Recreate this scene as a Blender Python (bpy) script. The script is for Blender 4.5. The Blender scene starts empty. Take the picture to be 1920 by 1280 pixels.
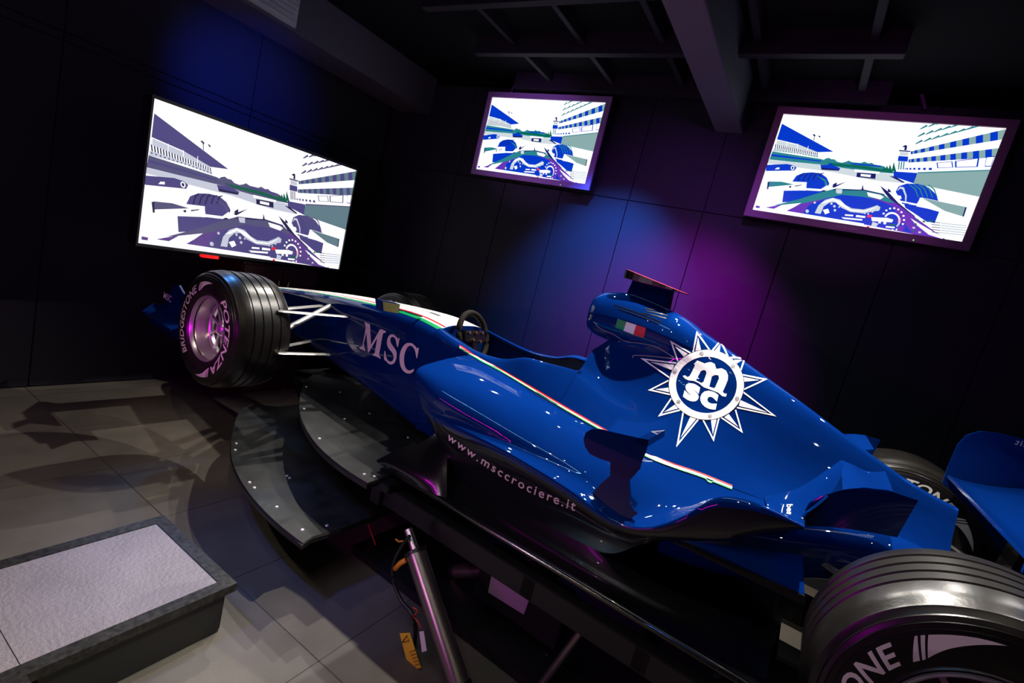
import bpy, bmesh, math, random
import numpy as np
from mathutils import Vector, Matrix
from mathutils.bvhtree import BVHTree
random.seed(4)
SC = bpy.context.scene
COL = SC.collection
# ------------------------------------------------------------------ camera
F_PX, YAW, PITCH, ROLL, PSI = 926.0, .5097, .1481, .247, 3.112
LIFT = .53                                       # the car stands this high above the floor on its motion platform
CAM = Vector((-.581, -2.226, 1.597))
fw = Vector((-math.sin(YAW)*math.cos(PITCH), math.cos(YAW)*math.cos(PITCH), -math.sin(PITCH)))
r0 = Vector((math.cos(YAW), math.sin(YAW), 0)); u0 = r0.cross(fw)
rt = math.cos(ROLL)*r0 + math.sin(ROLL)*u0
up = -math.sin(ROLL)*r0 + math.cos(ROLL)*u0
cam = bpy.data.objects.new('camera', bpy.data.cameras.new('camera'))
COL.objects.link(cam)
cam.matrix_world = Matrix(((rt.x, up.x, -fw.x, CAM.x), (rt.y, up.y, -fw.y, CAM.y), (rt.z, up.z, -fw.z, CAM.z), (0, 0, 0, 1)))
cam.data.sensor_width = 36; cam.data.lens = F_PX/1920*36; cam.data.clip_start = .02
SC.camera = cam
# ------------------------------------------------------------------ world, exposure
SC.view_settings.view_transform = 'Standard'; SC.view_settings.look = 'None'
SC.view_settings.exposure = 0.0; SC.view_settings.gamma = 1; SC.view_settings.use_curve_mapping = False
W = bpy.data.worlds.new('world'); SC.world = W; W.use_nodes = True
W.node_tree.nodes['Background'].inputs[0].default_value = (.004, .005, .012, 1)
W.node_tree.nodes['Background'].inputs[1].default_value = .5
# ------------------------------------------------------------------ lights: the room's ceiling spots and coloured washes, with some added fills
def spot(loc, aim, power, color, size=75, blend=.6, rad=.02):
    L = bpy.data.lights.new('spot_light', 'SPOT'); L.energy = power; L.color = color
    L.spot_size = math.radians(size); L.spot_blend = blend; L.shadow_soft_size = rad
    o = bpy.data.objects.new('spot_light', L); COL.objects.link(o)
    o.location = loc; d = Vector(aim) - Vector(loc); o.rotation_euler = d.to_track_quat('-Z', 'Y').to_euler()
    return o
BEAM_X = -4.2
WARM = (1, .86, .70); WHITE = (1, .94, .86)
CEIL = 2.95
for lx, ly, ax, ay, pw in ((-2.6, .9, -2.9, -1.3, 150), (-1.9, 1.25, -1.5, -.4, 90), (-1.2, .95, -.9, -.6, 60), (-.4, 1.3, -.2, -.3, 60),
                           (-3.5, .6, -3.7, -1.4, 130), (.4, .9, 0, -.6, 26)):
    spot((lx, ly, 2.75), (ax, ay, .4), pw, WHITE, 74, .5, .016)
for lx, ly, ax, ay, pw in ((-3.3, -2.4, -3.2, -1.5, 34), (-2.5, -1.9, -2.5, -1.6, 14), (-1.7, -2.6, -1.5, -.7, 9), (-.9, -2.7, -.9, -.7, 9), (-.1, -2.4, -.2, -.7, 6), (.7, -2.1, .2, -.7, 5), (-1.3, -3.6, -1.2, -.5, 5), (-.5, -1.6, -.4, -.9, 5), (-1.3, -1.7, -1.2, -.8, 5), (-1.5, -2.1, -1.4, -.7, 4), (.2, -2.9, -.1, -.7, 4), (-.9, .1, -.9, -.5, 6), (.1, .2, 0, -.3, 6), (-1.5, .2, -1.5, -.5, 6)):
    spot((lx, ly, 2.75), (ax, ay, .4), pw, WARM, 62, .6, .010)
spot((-.95, .48, 2.85), (-.95, -.10, 0), 210, WHITE, 96, .6, .02)
spot((-2.2, .30, 2.85), (-2.1, -.1, 0), 140, WHITE, 84, .6, .02)
spot((-.80, -.20, 2.85), (-.8, -.22, 0), 270, WHITE, 84, .6, .016)
# blue washes on the back wall, the left wall and the floor, a magenta wash on the back wall and on the front wheel
spot((-2.05, .6, 2.8), (-2.12, 1.67, 1.50), 620, (.03, .17, 1), 66, 1.0, .05)
spot((-1.35, .35, 2.3), (-1.5, 1.67, 1.25), 400, (.52, 0, .72), 76, 1.0, .05)
spot((-2.3, -1.2, 2.4), (-2.95, 1.5, 2.66), 120, (.55, .25, 1), 26, .8, .03)  # added spot that brightens the middle television's frame
spot((-.2, -1.2, 2.4), (-.55, 1.5, 2.66), 60, (.6, .15, .7), 30, .8, .03)  # added spot that brightens the right television's frame
spot((-3.6, -.2, 2.5), (-4.88, .15, 2.42), 110, (.02, .06, 1), 60, 1.0, .05)
spot((-2.4, -2.2, 2.7), (-2.3, -1.0, 0), 130, (.08, .16, 1), 34, 1.0, .05)
spot((-1.7, -3.9, 1.3), (-1.75, -.6, 1.0), 64, (1, .74, .86), 40, .9, .012)  # added pinkish fill from the camera side that brightens the lettering
spot((-3.5, -3.6, .9), (-3.27, -.86, .86), 120, (1, 0, 1), 11, .6, .03)
spot((-.9, -.3, 2.7), (-1.7, 1.55, 2.2), 110, (.5, .08, 1), 50, 1.0, .05)  # added violet fill for the television frames and the wall around them
spot((-2.9, .5, 2.0), (BEAM_X, .1, 2.95), 7, (.25, .45, 1), 60, 1, .03)  # added uplight that brightens the left ceiling beam
spot((-3.2, -.9, 2.1), (BEAM_X, -.7, 2.9), 10, (1, .95, .8), 40, 1, .03)  # added warm spot that brightens the beam and its vent
spot((-1.3, -1.9, 2.7), (-3.0, -.8, .86), 60, (1, .74, .45), 22, .8, .02)  # added warm spot for highlights on the front tyre's tread and suspension
spot((-4.2, -.3, 2.6), (-3.27, -.75, .86), 60, (.1, .35, 1), 30, .8, .05)  # added blue spot for highlights on top of the front tyre
spot((.9, .6, 2.7), (-.1, -.8, .86), 40, (.05, .2, 1), 36, .8, .08)
def tube(loc, aim, sx, sy, power, color):
    L = bpy.data.lights.new('neon_light', 'AREA'); L.energy = power; L.color = color; L.shape = 'RECTANGLE'; L.size = sx; L.size_y = sy
    o = bpy.data.objects.new('neon_light', L); COL.objects.link(o); o.location = loc
    o.rotation_euler = (Vector(aim) - Vector(loc)).to_track_quat('-Z', 'Y').to_euler(); return o
tube((-2.2, -4.0, 1.1), (-2.2, -.5, .9), 1.3, .05, 11.0, (1, 0, 1))
tube((-1.6, -2.3, 2.85), (-1.6, -.5, .9), 1.3, .03, 6.0, (.25, .6, 1))

# ------------------------------------------------------------------ helpers
PS, PC = math.sin(PSI), math.cos(PSI)
RC = Matrix.Rotation(PSI, 3, 'Z')
CC = RC.transposed() @ (CAM - Vector((0, 0, LIFT)))          # camera in the car's frame
def ray_room(px, py): return (fw + rt*((px-960)/F_PX) + up*((640-py)/F_PX))
def ray_car(px, py): return RC.transposed() @ ray_room(px, py)
def _pl(C, d, ax, v):
    i = 'xyz'.index(ax); return C + d*((v-C[i])/d[i])
def cp(px, py, ax, v): return _pl(CC, ray_car(px, py), ax, v)     # a measured point on a plane of the car's frame
def rp(px, py, ax, v): return _pl(CAM, ray_room(px, py), ax, v)   # the same in the room's frame

MATS = {}
def mat(name, col, rough=.5, metal=0, coat=0, spec=.5, emis=None, es=1, bump=None, noise=None, coat_rough=.03):
    if name in MATS: return MATS[name]
    m = bpy.data.materials.new(name); m.use_nodes = True; nt = m.node_tree; b = nt.nodes['Principled BSDF']
    b.inputs['Base Color'].default_value = (*col, 1); b.inputs['Roughness'].default_value = rough
    b.inputs['Metallic'].default_value = metal; b.inputs['Coat Weight'].default_value = coat
    b.inputs['Coat Roughness'].default_value = coat_rough; b.inputs['Specular IOR Level'].default_value = spec
    if emis: b.inputs['Emission Color'].default_value = (*emis, 1); b.inputs['Emission Strength'].default_value = es
    if noise or bump: tc = nt.nodes.new('ShaderNodeTexCoord')
    if noise:                                     # (scale, amount): mottled colour
        n = nt.nodes.new('ShaderNodeTexNoise'); n.inputs['Scale'].default_value = noise[0]; n.inputs['Detail'].default_value = 6
        r = nt.nodes.new('ShaderNodeValToRGB'); a = noise[1]
        r.color_ramp.elements[0].position = .3; r.color_ramp.elements[1].position = .7
        r.color_ramp.elements[0].color = (*[c*(1-a) for c in col], 1); r.color_ramp.elements[1].color = (*[min(1, c*(1+a)) for c in col], 1)
        nt.links.new(tc.outputs['Object'], n.inputs['Vector']); nt.links.new(n.outputs['Fac'], r.inputs['Fac']); nt.links.new(r.outputs['Color'], b.inputs['Base Color'])
    if bump:                                      # (scale, strength)
        n2 = nt.nodes.new('ShaderNodeTexNoise'); n2.inputs['Scale'].default_value = bump[0]; n2.inputs['Detail'].default_value = 4
        bp = nt.nodes.new('ShaderNodeBump'); bp.inputs['Strength'].default_value = bump[1]; bp.inputs['Distance'].default_value = .01
        nt.links.new(tc.outputs['Object'], n2.inputs['Vector']); nt.links.new(n2.outputs['Fac'], bp.inputs['Height']); nt.links.new(bp.outputs['Normal'], b.inputs['Normal'])
    MATS[name] = m; return m
PAINT = mat('blue_paint', (.0008, .017, .122), .4, 0, 1, 0, coat_rough=.015)
PAINT_D = mat('dark_shaded_paint', (.0008, .008, .06), .4, 0, 1, 0, coat_rough=.015)  # darker blue: shade painted into vane and winglet; pedestal dark itself
WHITEP = mat('white_decal', (.92, .89, .88), .35, 0, .4)
REDP = mat('red_decal', (.75, .012, .015), .35, 0, .4)
GREENP = mat('green_decal', (.0, .30, .08), .35, 0, .4)
INK = mat('dark_decal', (.003, .004, .012), .35, 0, .4)
CARBON = mat('carbon_black', (.004, .004, .005), .22, 0, .6, .5, bump=(60, .02))
BLACKM = mat('black_steel', (.012, .012, .013), .38, .3, 0)
RUBBER = mat('tyre_rubber', (.009, .008, .007), .30, 0, 0, .4, noise=(9, .35), bump=(90, .04))
SILVER = mat('silver_metal', (.62, .60, .56), .28, 1)
RIM = mat('rim_metal', (.62, .58, .60), .3, .85)
PLATE = mat('plate_grey', (.013, .014, .013), .42, 0, .2, .5, noise=(14, .45), bump=(120, .06))
INTERIOR = mat('cockpit_interior', (.004, .004, .005), .6)

def setp(o, label=None, cat=None, group=None, kind=None):
    if label: o['label'] = label
    if cat: o['category'] = cat
    if group: o['group'] = group
    if kind: o['kind'] = kind
    return o
def empty(name, loc=(0, 0, 0), rz=0):
    o = bpy.data.objects.new(name, None); o.empty_display_size = .1; COL.objects.link(o); o.location = loc; o.rotation_euler = (0, 0, rz); return o
def link(name, me, parent=None, loc=None):
    o = bpy.data.objects.new(name, me); COL.objects.link(o)
    if parent: o.parent = parent
    if loc: o.location = loc
    return o
def mesh(name, V, Fc, m, parent=None, smooth=False, mi=None, angle=None):
    me = bpy.data.meshes.new(name); me.from_pydata([tuple(v) for v in V], [], [tuple(f) for f in Fc])
    for x in (m if isinstance(m, (list, tuple)) else [m]): me.materials.append(x)
    if mi: me.polygons.foreach_set('material_index', mi)
    if smooth: me.polygons.foreach_set('use_smooth', [True]*len(me.polygons))
    me.update()
    if smooth and angle: me.set_sharp_from_angle(angle=math.radians(angle))
    return link(name, me, parent)
class MB:
    def __init__(s): s.V = []; s.F = []; s.I = []
    def add(s, V, Fc, i=0):
        n = len(s.V); s.V += [Vector(v) for v in V]; s.F += [[a+n for a in f] for f in Fc]; s.I += [i]*len(Fc); return s
    def box(s, c, h, M=None, i=0, bev=0):
        if bev:
            bm = bmesh.new(); bmesh.ops.create_cube(bm, size=2)
            for v in bm.verts: v.co = Vector((v.co.x*h[0], v.co.y*h[1], v.co.z*h[2]))
            bmesh.ops.bevel(bm, geom=bm.edges[:], offset=bev, segments=2, affect='EDGES')
            V = [v.co.copy() for v in bm.verts]; Fc = [[v.index for v in f.verts] for f in bm.faces]; bm.free()
        else:
            V = [Vector((x*h[0], y*h[1], z*h[2])) for x in (-1, 1) for y in (-1, 1) for z in (-1, 1)]
            Fc = [(0, 1, 3, 2), (4, 6, 7, 5), (0, 4, 5, 1), (2, 3, 7, 6), (0, 2, 6, 4), (1, 5, 7, 3)]
        if M: V = [M @ v for v in V]
        return s.add([v + Vector(c) for v in V], Fc, i)
    def tube(s, pts, r, n=10, i=0, flat=1.0, ref=None, caps=True):
        pts = [Vector(p) for p in pts]; rs = r if isinstance(r, (list, tuple)) else [r]*len(pts)
        V = []; Fc = []; ref = Vector(ref) if ref else None
        for k, p in enumerate(pts):
            d = (pts[min(k+1, len(pts)-1)] - pts[max(k-1, 0)]).normalized()
            a = ref or (Vector((0, 0, 1)) if abs(d.z) < .9 else Vector((1, 0, 0)))
            x = d.cross(a).normalized(); y = x.cross(d).normalized()
            for j in range(n):
                t = 2*math.pi*j/n; V.append(p + x*math.cos(t)*rs[k] + y*math.sin(t)*rs[k]*flat)
        for k in range(len(pts)-1):
            for j in range(n):
                Fc.append((k*n+j, k*n+(j+1) % n, (k+1)*n+(j+1) % n, (k+1)*n+j))
        if caps: Fc += [tuple(range(n))[::-1], tuple((len(pts)-1)*n+j for j in range(n))]
        return s.add(V, Fc, i)
    def prism(s, poly, vec, i=0):                 # polygon (3d points) extruded by vec
        vec = Vector(vec); n = len(poly); A = [Vector(p) for p in poly]
        nrm = sum(((A[k]-A[0]).cross(A[(k+1) % n]-A[0]) for k in range(1, n-1)), Vector())
        if nrm.dot(vec) > 0: A = A[::-1]
        return s.add(A + [a+vec for a in A], [tuple(range(n)), tuple(range(n, 2*n))[::-1]] + [(k, k+n, (k+1) % n+n, (k+1) % n) for k in range(n)], i)
    def sheet(s, poly, th, i=0):                  # flat-ish polygon thickened along its normal
        A = [Vector(p) for p in poly]; n = len(A)
        nrm = sum(((A[k]-A[0]).cross(A[(k+1) % n]-A[0]) for k in range(1, n-1)), Vector()).normalized()
        return s.prism(A, nrm*th, i)
    def build(s, name, m, parent=None, smooth=False, angle=None): return mesh(name, s.V, s.F, m, parent, smooth, s.I if any(s.I) else None, angle)
def loop_sm(pts, k=6, closed=True):               # Catmull-Rom through points
    P = [Vector(p) for p in pts]; n = len(P); out = []
    for i in range(n if closed else n-1):
        a, b, c, d = (P[(i-1) % n], P[i], P[(i+1) % n], P[(i+2) % n]) if closed else (P[max(i-1, 0)], P[i], P[i+1], P[min(i+2, n-1)])
        for j in range(k):
            t = j/k; out.append(.5*((2*b) + (c-a)*t + (2*a-5*b+4*c-d)*t*t + (3*b-a-3*c+d)*t**3))
    if not closed: out.append(P[-1])
    return out
def grid(rows, ku=6, kv=4):                       # rows of 3d points -> dense smooth grid
    R = [loop_sm(r, kv, False) for r in rows]; n = len(R[0])
    cols = [loop_sm([r[j] for r in R], ku, False) for j in range(n)]
    m = len(cols[0])
    V = [cols[j][i] for i in range(m) for j in range(n)]
    Fc = [(i*n+j, i*n+j+1, (i+1)*n+j+1, (i+1)*n+j) for i in range(m-1) for j in range(n-1)]
    return V, Fc, m, n
def flipf(Fc): return [tuple(f[::-1]) for f in Fc]
def mirr(V): return [Vector((v[0], -v[1], v[2])) for v in V]

# ------------------------------------------------------------------ setting
LX, BY, RX, FY = -4.88, 1.674, 3.2, -4.6
WALL = mat('wall_black_panel', (.022, .022, .026), .6, 0, 0, .15, bump=(40, .05))
FLOOR = mat('floor_grey', (.105, .092, .074), .55, 0, 0, .35, noise=(3.2, .22), bump=(180, .08))
JOINT = mat('joint_black', (.004, .004, .005), .8)
DARKC = mat('ceiling_black', (.004, .004, .006), .85, 0, 0, .1)
BEAMM = mat('ceiling_beam_dark', (.018, .015, .022), .7, 0, 0, .2)
def setting(name, c, h, m):
    return setp(MB().box(c, h).build(name, m), kind='structure')
fl = setting('floor', ((LX+RX)/2, (BY+FY)/2, -.06), ((RX-LX)/2+.2, (BY-FY)/2+.2, .05), JOINT)
tile_me = {}
def pieces(parent, name, m, rects, mk):
    for key, c, h in rects:
        if key not in tile_me:
            ob = MB().box((0, 0, 0), h, bev=min(.002, min(h)*.4)).build(name, m, parent); tile_me[key] = ob.data
            ob.location = c
        else:
            link(name, tile_me[key], parent, c)
tiles = []
tx = [LX+.01]; x = -4.70
while x < RX: tx.append(x); x += .593
tx.append(RX)
ty = [FY, -3.4, -2.2, -1.0, .2, 1.4, BY]
for a, b in zip(tx, tx[1:]):
    for c, d in zip(ty, ty[1:]):
        hx, hy = (b-a)/2-.0006, (d-c)/2-.0006
        tiles.append((('t', round(hx, 4), round(hy, 4)), ((a+b)/2, (c+d)/2, -.008+.0006*random.random()), (hx, hy, .008)))
pieces(fl, 'floor_tile', FLOOR, tiles, None)
wb = setting('wall_back', ((LX+RX)/2, BY+.08, CEIL/2), ((RX-LX)/2+.2, .05, CEIL/2), JOINT)
wl = setting('wall_left', (LX-.08, (BY+FY)/2, CEIL/2), (.05, (BY-FY)/2, CEIL/2), JOINT)
setting('wall_right', (RX+.05, (BY+FY)/2, CEIL/2), (.05, (BY-FY)/2, CEIL/2), DARKC)
setting('wall_front', ((LX+RX)/2, FY-.05, CEIL/2), ((RX-LX)/2+.2, .05, CEIL/2), DARKC)
ce = setting('ceiling', ((LX+RX)/2, (BY+FY)/2, CEIL+.3), ((RX-LX)/2+.2, (BY-FY)/2+.2, .05), DARKC)
# panels of the back wall: joints measured in the photograph; a ledge runs at the height of the television bottoms
ZL = rp(1150, 371, 'y', BY).z
xs = [LX+.03] + [rp(px, py, 'y', BY).x for px, py in ((921, 455), (1027, 455), (1153, 465))]
st = xs[2]-xs[1]
while xs[1]-st > LX+.1: xs.insert(1, xs[1]-st)
while xs[-1]+st*1.02 < RX: xs.append(xs[-1]+st*1.02)
xs.append(RX)
pan = []
for a, b in zip(xs, xs[1:]):
    for z0, z1, dy in ((.0, ZL-.004, 0), (ZL+.004, CEIL+.2, .012)):
        hx, hz = (b-a)/2-.003, (z1-z0)/2
        pan.append((('wb', round(hx, 3), round(hz, 3)), ((a+b)/2, BY+.015+dy, (z0+z1)/2), (hx, .015, hz)))
pieces(wb, 'wall_panel', WALL, pan, None)
ZM = rp(440, 194, 'x', LX).z
ys = [rp(480, 150, 'x', LX).y]
while ys[0]-1.2 > FY: ys.insert(0, ys[0]-1.2)
ys = [FY]+ys+[BY]
pan = []
for a, b in zip(ys, ys[1:]):
    for z0, z1, dx in ((0, ZM-.05, 0), (ZM-.044, ZM+.004, 0), (ZM+.01, CEIL+.2, .0)):
        hy, hz = (b-a)/2-.003, (z1-z0)/2
        pan.append((('wl', round(hy, 3), round(hz, 3)), (LX-.015-dx, (a+b)/2, (z0+z1)/2), (.015, hy, hz)))
pieces(wl, 'wall_panel', WALL, pan, None)
# ceiling beam along the left wall, crossing beam and joists
ZB = 2.86
b0, b1 = rp(395, 0, 'z', ZB), rp(702, 190, 'z', ZB); b2 = rp(535, 50, 'z', ZB)
bx = (b0.x+b1.x)/2
o = MB().box(((bx+b2.x)/2, (BY+FY)/2, ZB+.19), (abs(b2.x-bx)/2, (BY-FY)/2, .19), bev=.004).build('ceiling_beam', mat('boxed_beam', (.07, .06, .075), .55))
setp(o, 'dark boxed beam running under the ceiling beside the left wall', 'beam', kind='structure')
BXF = max((bx+b2.x)/2+abs(b2.x-bx)/2, bx)
v0, v1 = rp(478, -20, 'x', BXF+.02), rp(532, 30, 'x', BXF+.02)
vent = setp(empty('air_vent', (BXF+.015, (v0.y+v1.y)/2, 2.98)), 'pale grey slatted air vent on the side of the left ceiling beam', 'vent')
VG = mat('vent_grey', (.40, .40, .36), .5)
MB().box((0, 0, 0), (.014, abs(v1.y-v0.y)/2+.1, .10), bev=.003).build('frame', VG, vent)
for k in range(5): MB().box((.017, 0, -.07+k*.035), (.006, abs(v1.y-v0.y)/2+.08, .005)).build('slat', VG, vent)
d0, d1 = rp(1225, 0, 'z', 2.9), rp(1325, 0, 'z', 2.9); e0, e1 = rp(1295, 135, 'z', 2.9), rp(1360, 135, 'z', 2.9)
o = MB().box(((e0.x+e1.x)/2, (BY+FY)/2, 3.05), (abs(e1.x-e0.x)/2, (BY-FY)/2, .15), bev=.004).build('ceiling_beam', mat('grey_beam', (.10, .10, .13), .6))
setp(o, 'grey ceiling beam running towards the gap between the two back televisions', 'beam', kind='structure')
jl = [rp(px, py, 'z', 3.12) for px, py in ((810, 0), (880, 0), (960, 40), (1060, 30), (1140, 10))]
for k, y in enumerate((-.9, -.3, .3, .9, 1.5)):
    mb = MB().box((-1.9, y, 3.14), (1.35, .03, .07), bev=.003)
    setp(mb.build('ceiling_joist', BEAMM), kind='structure')
for k, x in enumerate((-2.9, -2.35, -1.8, -1.25, -.7)):
    setp(MB().box((x, .3, 3.18), (.02, 1.35, .05), bev=.003).build('ceiling_joist', BEAMM), kind='structure')

# ------------------------------------------------------------------ the step platform in the left foreground
STEPT = mat('step_vinyl', (.19, .17, .172), .5, 0, 0, .4, noise=(5, .12), bump=(75, .5))
TRIM = mat('step_trim_metal', (.045, .043, .04), .35, .6, noise=(60, .5))
SIDE = mat('step_side_board', (.012, .012, .0115), .5)
step = setp(empty('step_platform', (-2.3, -1.7, 0)), 'low grey textured step platform with black metal edging on the floor in the left foreground', 'platform')
def stp(mb, name, m, **k):
    for v in mb.V: v -= Vector((-2.3, -1.7, 0))
    return mb.build(name, m, step, **k)
SX0, SX1, SY1, SYM, SY0, SX2, SH = -2.64, -2.075, -1.15, -1.735, -3.4, -.9, .2
tw = .046
gp = .0012
stp(MB().prism([(SX0+tw, SY1-tw, SH-.024), (SX1-tw, SY1-tw, SH-.024), (SX1-tw, SYM+gp, SH-.024), (SX0+tw, SYM+gp, SH-.024)], (0, 0, .024)), 'top_panel', STEPT)
stp(MB().prism([(SX0+tw, SYM-gp, SH-.024), (SX1-tw, SYM-gp, SH-.024), (SX1-tw, SYM-tw, SH-.024), (SX2-tw, SYM-tw, SH-.024), (SX2-tw, SY0, SH-.024), (SX0+tw, SY0, SH-.024)], (0, 0, .024)), 'top_panel', STEPT)
def trim(poly): stp(MB().prism([(x, y, SH-.03) for x, y in poly], (0, 0, .034)), 'edge_trim', TRIM)
trim([(SX0, SY1), (SX1, SY1), (SX1-tw, SY1-tw), (SX0+tw, SY1-tw)])
trim([(SX1, SY1), (SX1, SYM), (SX1-tw, SYM-tw), (SX1-tw, SY1-tw)])
trim([(SX1, SYM), (SX2, SYM), (SX2-tw, SYM-tw), (SX1-tw, SYM-tw)])
trim([(SX0, SY1), (SX0+tw, SY1-tw), (SX0+tw, SY0), (SX0, SY0)])
for c, h in ((((SX0+SX1)/2, SY1-.03, (SH-.03)/2), ((SX1-SX0)/2-.03, .012, (SH-.03)/2)), ((SX1-.03, (SY1+SYM)/2, (SH-.03)/2), (.012, (SY1-SYM)/2-.03, (SH-.03)/2)),
             (((SX1+SX2)/2, SYM-.03, (SH-.03)/2), ((SX2-SX1)/2-.0, .012, (SH-.03)/2)), ((SX0+.03, (SY1+SY0)/2, (SH-.03)/2), (.012, (SY1-SY0)/2-.04, (SH-.03)/2)),
             ((SX2-.03, (SYM+SY0)/2, (SH-.03)/2), (.012, (SYM-SY0)/2-.04, (SH-.03)/2))):
    stp(MB().box(c, h, bev=.002), 'side_board', SIDE)

# ------------------------------------------------------------------ televisions
PAL_BLUE = dict(W=(1, 1, 1), B=(.0, .035, .52), D=(.005, .01, .12), T=(.02, .20, .24), G=(.22, .36, .36), L=(.55, .62, .66), R=(.9, .02, .12), N=(.0, .12, .08), P=(.12, .03, .42))
PAL_GREY = dict(W=(1, 1, 1), B=(.070, .058, .19), D=(.022, .018, .065), T=(.085, .08, .17), G=(.11, .18, .22), L=(.5, .52, .62), R=(.75, .02, .05), N=(.01, .10, .06), P=(.10, .05, .22))
def screen_polys():
    A = []
    q = lambda c, *p: A.append((c, p))
    q('L', (195, 455), (600, 485), (700, 505), (1050, 545), (1130, 605), (900, 585), (640, 535), (190, 480))
    q('B', (295, 212), (642, 396), (537, 401), (400, 372), (262, 318))
    q('L', (262, 318), (400, 348), (537, 401), (540, 440), (400, 412), (235, 400))
    for k in range(46):
        t = k/45; x = 246+t*285; y = 350+t*56
        q('D' if k % 2 else 'W', (x, y), (x+5, y+1), (x+3, y+30-14*t), (x-2, y+28-14*t))
        if k % 3 == 0: q('T', (x, y+34-14*t), (x+7, y+35-14*t), (x+5, y+42-14*t), (x-1, y+41-14*t))
    for k in range(4): q('W', (262+k*70, 318+k*14), (265+k*70, 318+k*14), (258+k*70, 350+k*14), (255+k*70, 350+k*14))
    q('W', (262, 318), (400, 350), (399, 354), (261, 322))
    q('T', (233, 400), (560, 447), (640, 470), (600, 488), (213, 455)); q('B', (228, 418), (560, 458), (558, 466), (224, 432))
    q('T', (575, 460), (585, 445), (612, 438), (628, 447), (650, 448), (668, 464), (700, 470), (730, 462), (745, 455), (770, 466), (830, 470), (850, 461), (880, 472), (900, 468), (920, 480), (975, 488), (1040, 520), (1060, 540), (900, 530), (700, 505), (580, 480))
    q('N', (600, 470), (700, 478), (860, 490), (1040, 525), (1040, 536), (850, 510), (640, 490)); q('B', (740, 470), (960, 486), (965, 496), (780, 482))
    for x, h in ((985, 30), (1005, 36), (1025, 44), (1050, 60)): q('N', (x, 520-h), (x+18, 528), (x-14, 522))
    q('B', (1050, 525), (1210, 533), (1190, 605), (1050, 560)); q('G', (1213, 528), (1706, 505), (1635, 690), (1185, 605)); q('T', (1213, 528), (1706, 505), (1704, 512), (1210, 536))
    q('L', (640, 530), (800, 535), (1060, 560), (1130, 598), (760, 556)); q('D', (1020, 556), (1060, 560), (1130, 598), (1110, 600)); 
    # buildings on the right
    def band(x0, y0, x1, y1, h0, h1, n, c1, c2):
        for k in range(n):
            t0 = (k/n)**1.5; t1 = ((k+1)/n)**1.5; tm = t0+(t1-t0)*.5
            for a, b, c in ((t0, tm, c1), (tm, t1, c2)):
                q(c, (x0+(x1-x0)*a, y0+(y1-y0)*a), (x0+(x1-x0)*b, y0+(y1-y0)*b), (x0+(x1-x0)*b, y0+(y1-y0)*b+h0+(h1-h0)*b), (x0+(x1-x0)*a, y0+(y1-y0)*a+h0+(h1-h0)*a))
    band(1165, 388, 1810, 228, 20, 66, 9, 'B', 'G'); band(1150, 442, 1762, 358, 22, 62, 10, 'B', 'G')
    band(1125, 500, 1330, 497, 12, 16, 7, 'B', 'W')
    for a, b, d in ((1222, 236, 90), (1205, 288, 150), (1190, 338, 240)):
        for k in range(int(d/26)):
            x = a+k*54; y = b-k*16; q('T', (x, y), (x+50+k*4, y-32), (x+56+k*5, y-20), (x+14, y))
    for p in (((1340, 462), (1448, 452), (1455, 494), (1345, 500)), ((1465, 450), (1632, 425), (1622, 488), (1466, 494)), ((1680, 418), (1735, 412), (1712, 484), (1668, 486))):
        q('B', *p); cx = sum(a for a, b in p)/4; cy = sum(b for a, b in p)/4; q('W', *[(cx+(a-cx)*.86, cy+(b-cy)*.84) for a, b in p])
    q('B', (1082, 420), (1148, 424), (1144, 458), (1076, 455)); q('D', (1086, 380), (1165, 385), (1160, 392), (1084, 388)); q('L', (1092, 390), (1150, 394), (1146, 420), (1090, 418)); q('D', (1128, 345), (1140, 350), (1136, 382), (1118, 380), (1124, 362), (1105, 358))
    for x in (1084, 1100, 1116): q('T', (x, 458), (x+8, 458), (x+2, 512), (x-6, 512))
    # lamp mast, other cars
    q('D', (512, 290), (516, 290), (512, 325), (508, 324)); q('D', (500, 284), (510, 280), (522, 288), (516, 298)); q('D', (540, 288), (556, 296), (550, 304), (542, 298))
    q('B', (195, 492), (330, 484), (372, 492), (396, 508), (382, 528), (190, 533)); q('W', (262, 510), (282, 508), (280, 520), (250, 522)); q('W', *[(369+13*math.cos(t*.8), 510+15*math.sin(t*.8)) for t in range(8)]); q('D', *[(369+7*math.cos(t*.8), 510+9*math.sin(t*.8)) for t in range(8)])
    q('B', (556, 486), (600, 488), (625, 474), (640, 488), (690, 508), (680, 526), (562, 520)); q('D', (560, 505), (680, 515), (680, 526), (562, 520))
    q('D', (802, 536), (930, 543), (926, 578), (798, 566)); q('W', (828, 545), (896, 550), (893, 566), (826, 560)); q('W', (785, 514), (955, 530), (953, 542), (783, 530)); 
    # tyres, mirrors, wings
    q('B', (368, 602), (395, 562), (440, 543), (500, 538), (560, 545), (598, 572), (617, 612), (600, 650), (560, 650), (462, 645), (464, 605))
    for k in range(5):
        x = 400+k*34; q('D', (x, 600-4*k), (x+22, 556-3*k), (x+44, 543-k), (x+47, 546-k), (x+26, 562-3*k), (x+6, 603-4*k))
    q('T', (530, 560), (590, 585), (606, 620), (590, 640), (585, 600)); q('B', (312, 664), (470, 660), (560, 665), (600, 660), (560, 690), (400, 735), (302, 742))
    q('D', (455, 650), (560, 664), (640, 630), (735, 597), (640, 645), (580, 668)); q('W', (560, 650), (600, 625), (650, 640), (600, 662))
    q('D', (640, 618), (668, 603), (665, 622), (640, 632)); q('T', (212, 603), (298, 604), (380, 622), (210, 640), (200, 658)); q('W', (300, 603), (466, 606), (456, 662), (228, 650), (228, 640), (380, 622))
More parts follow.
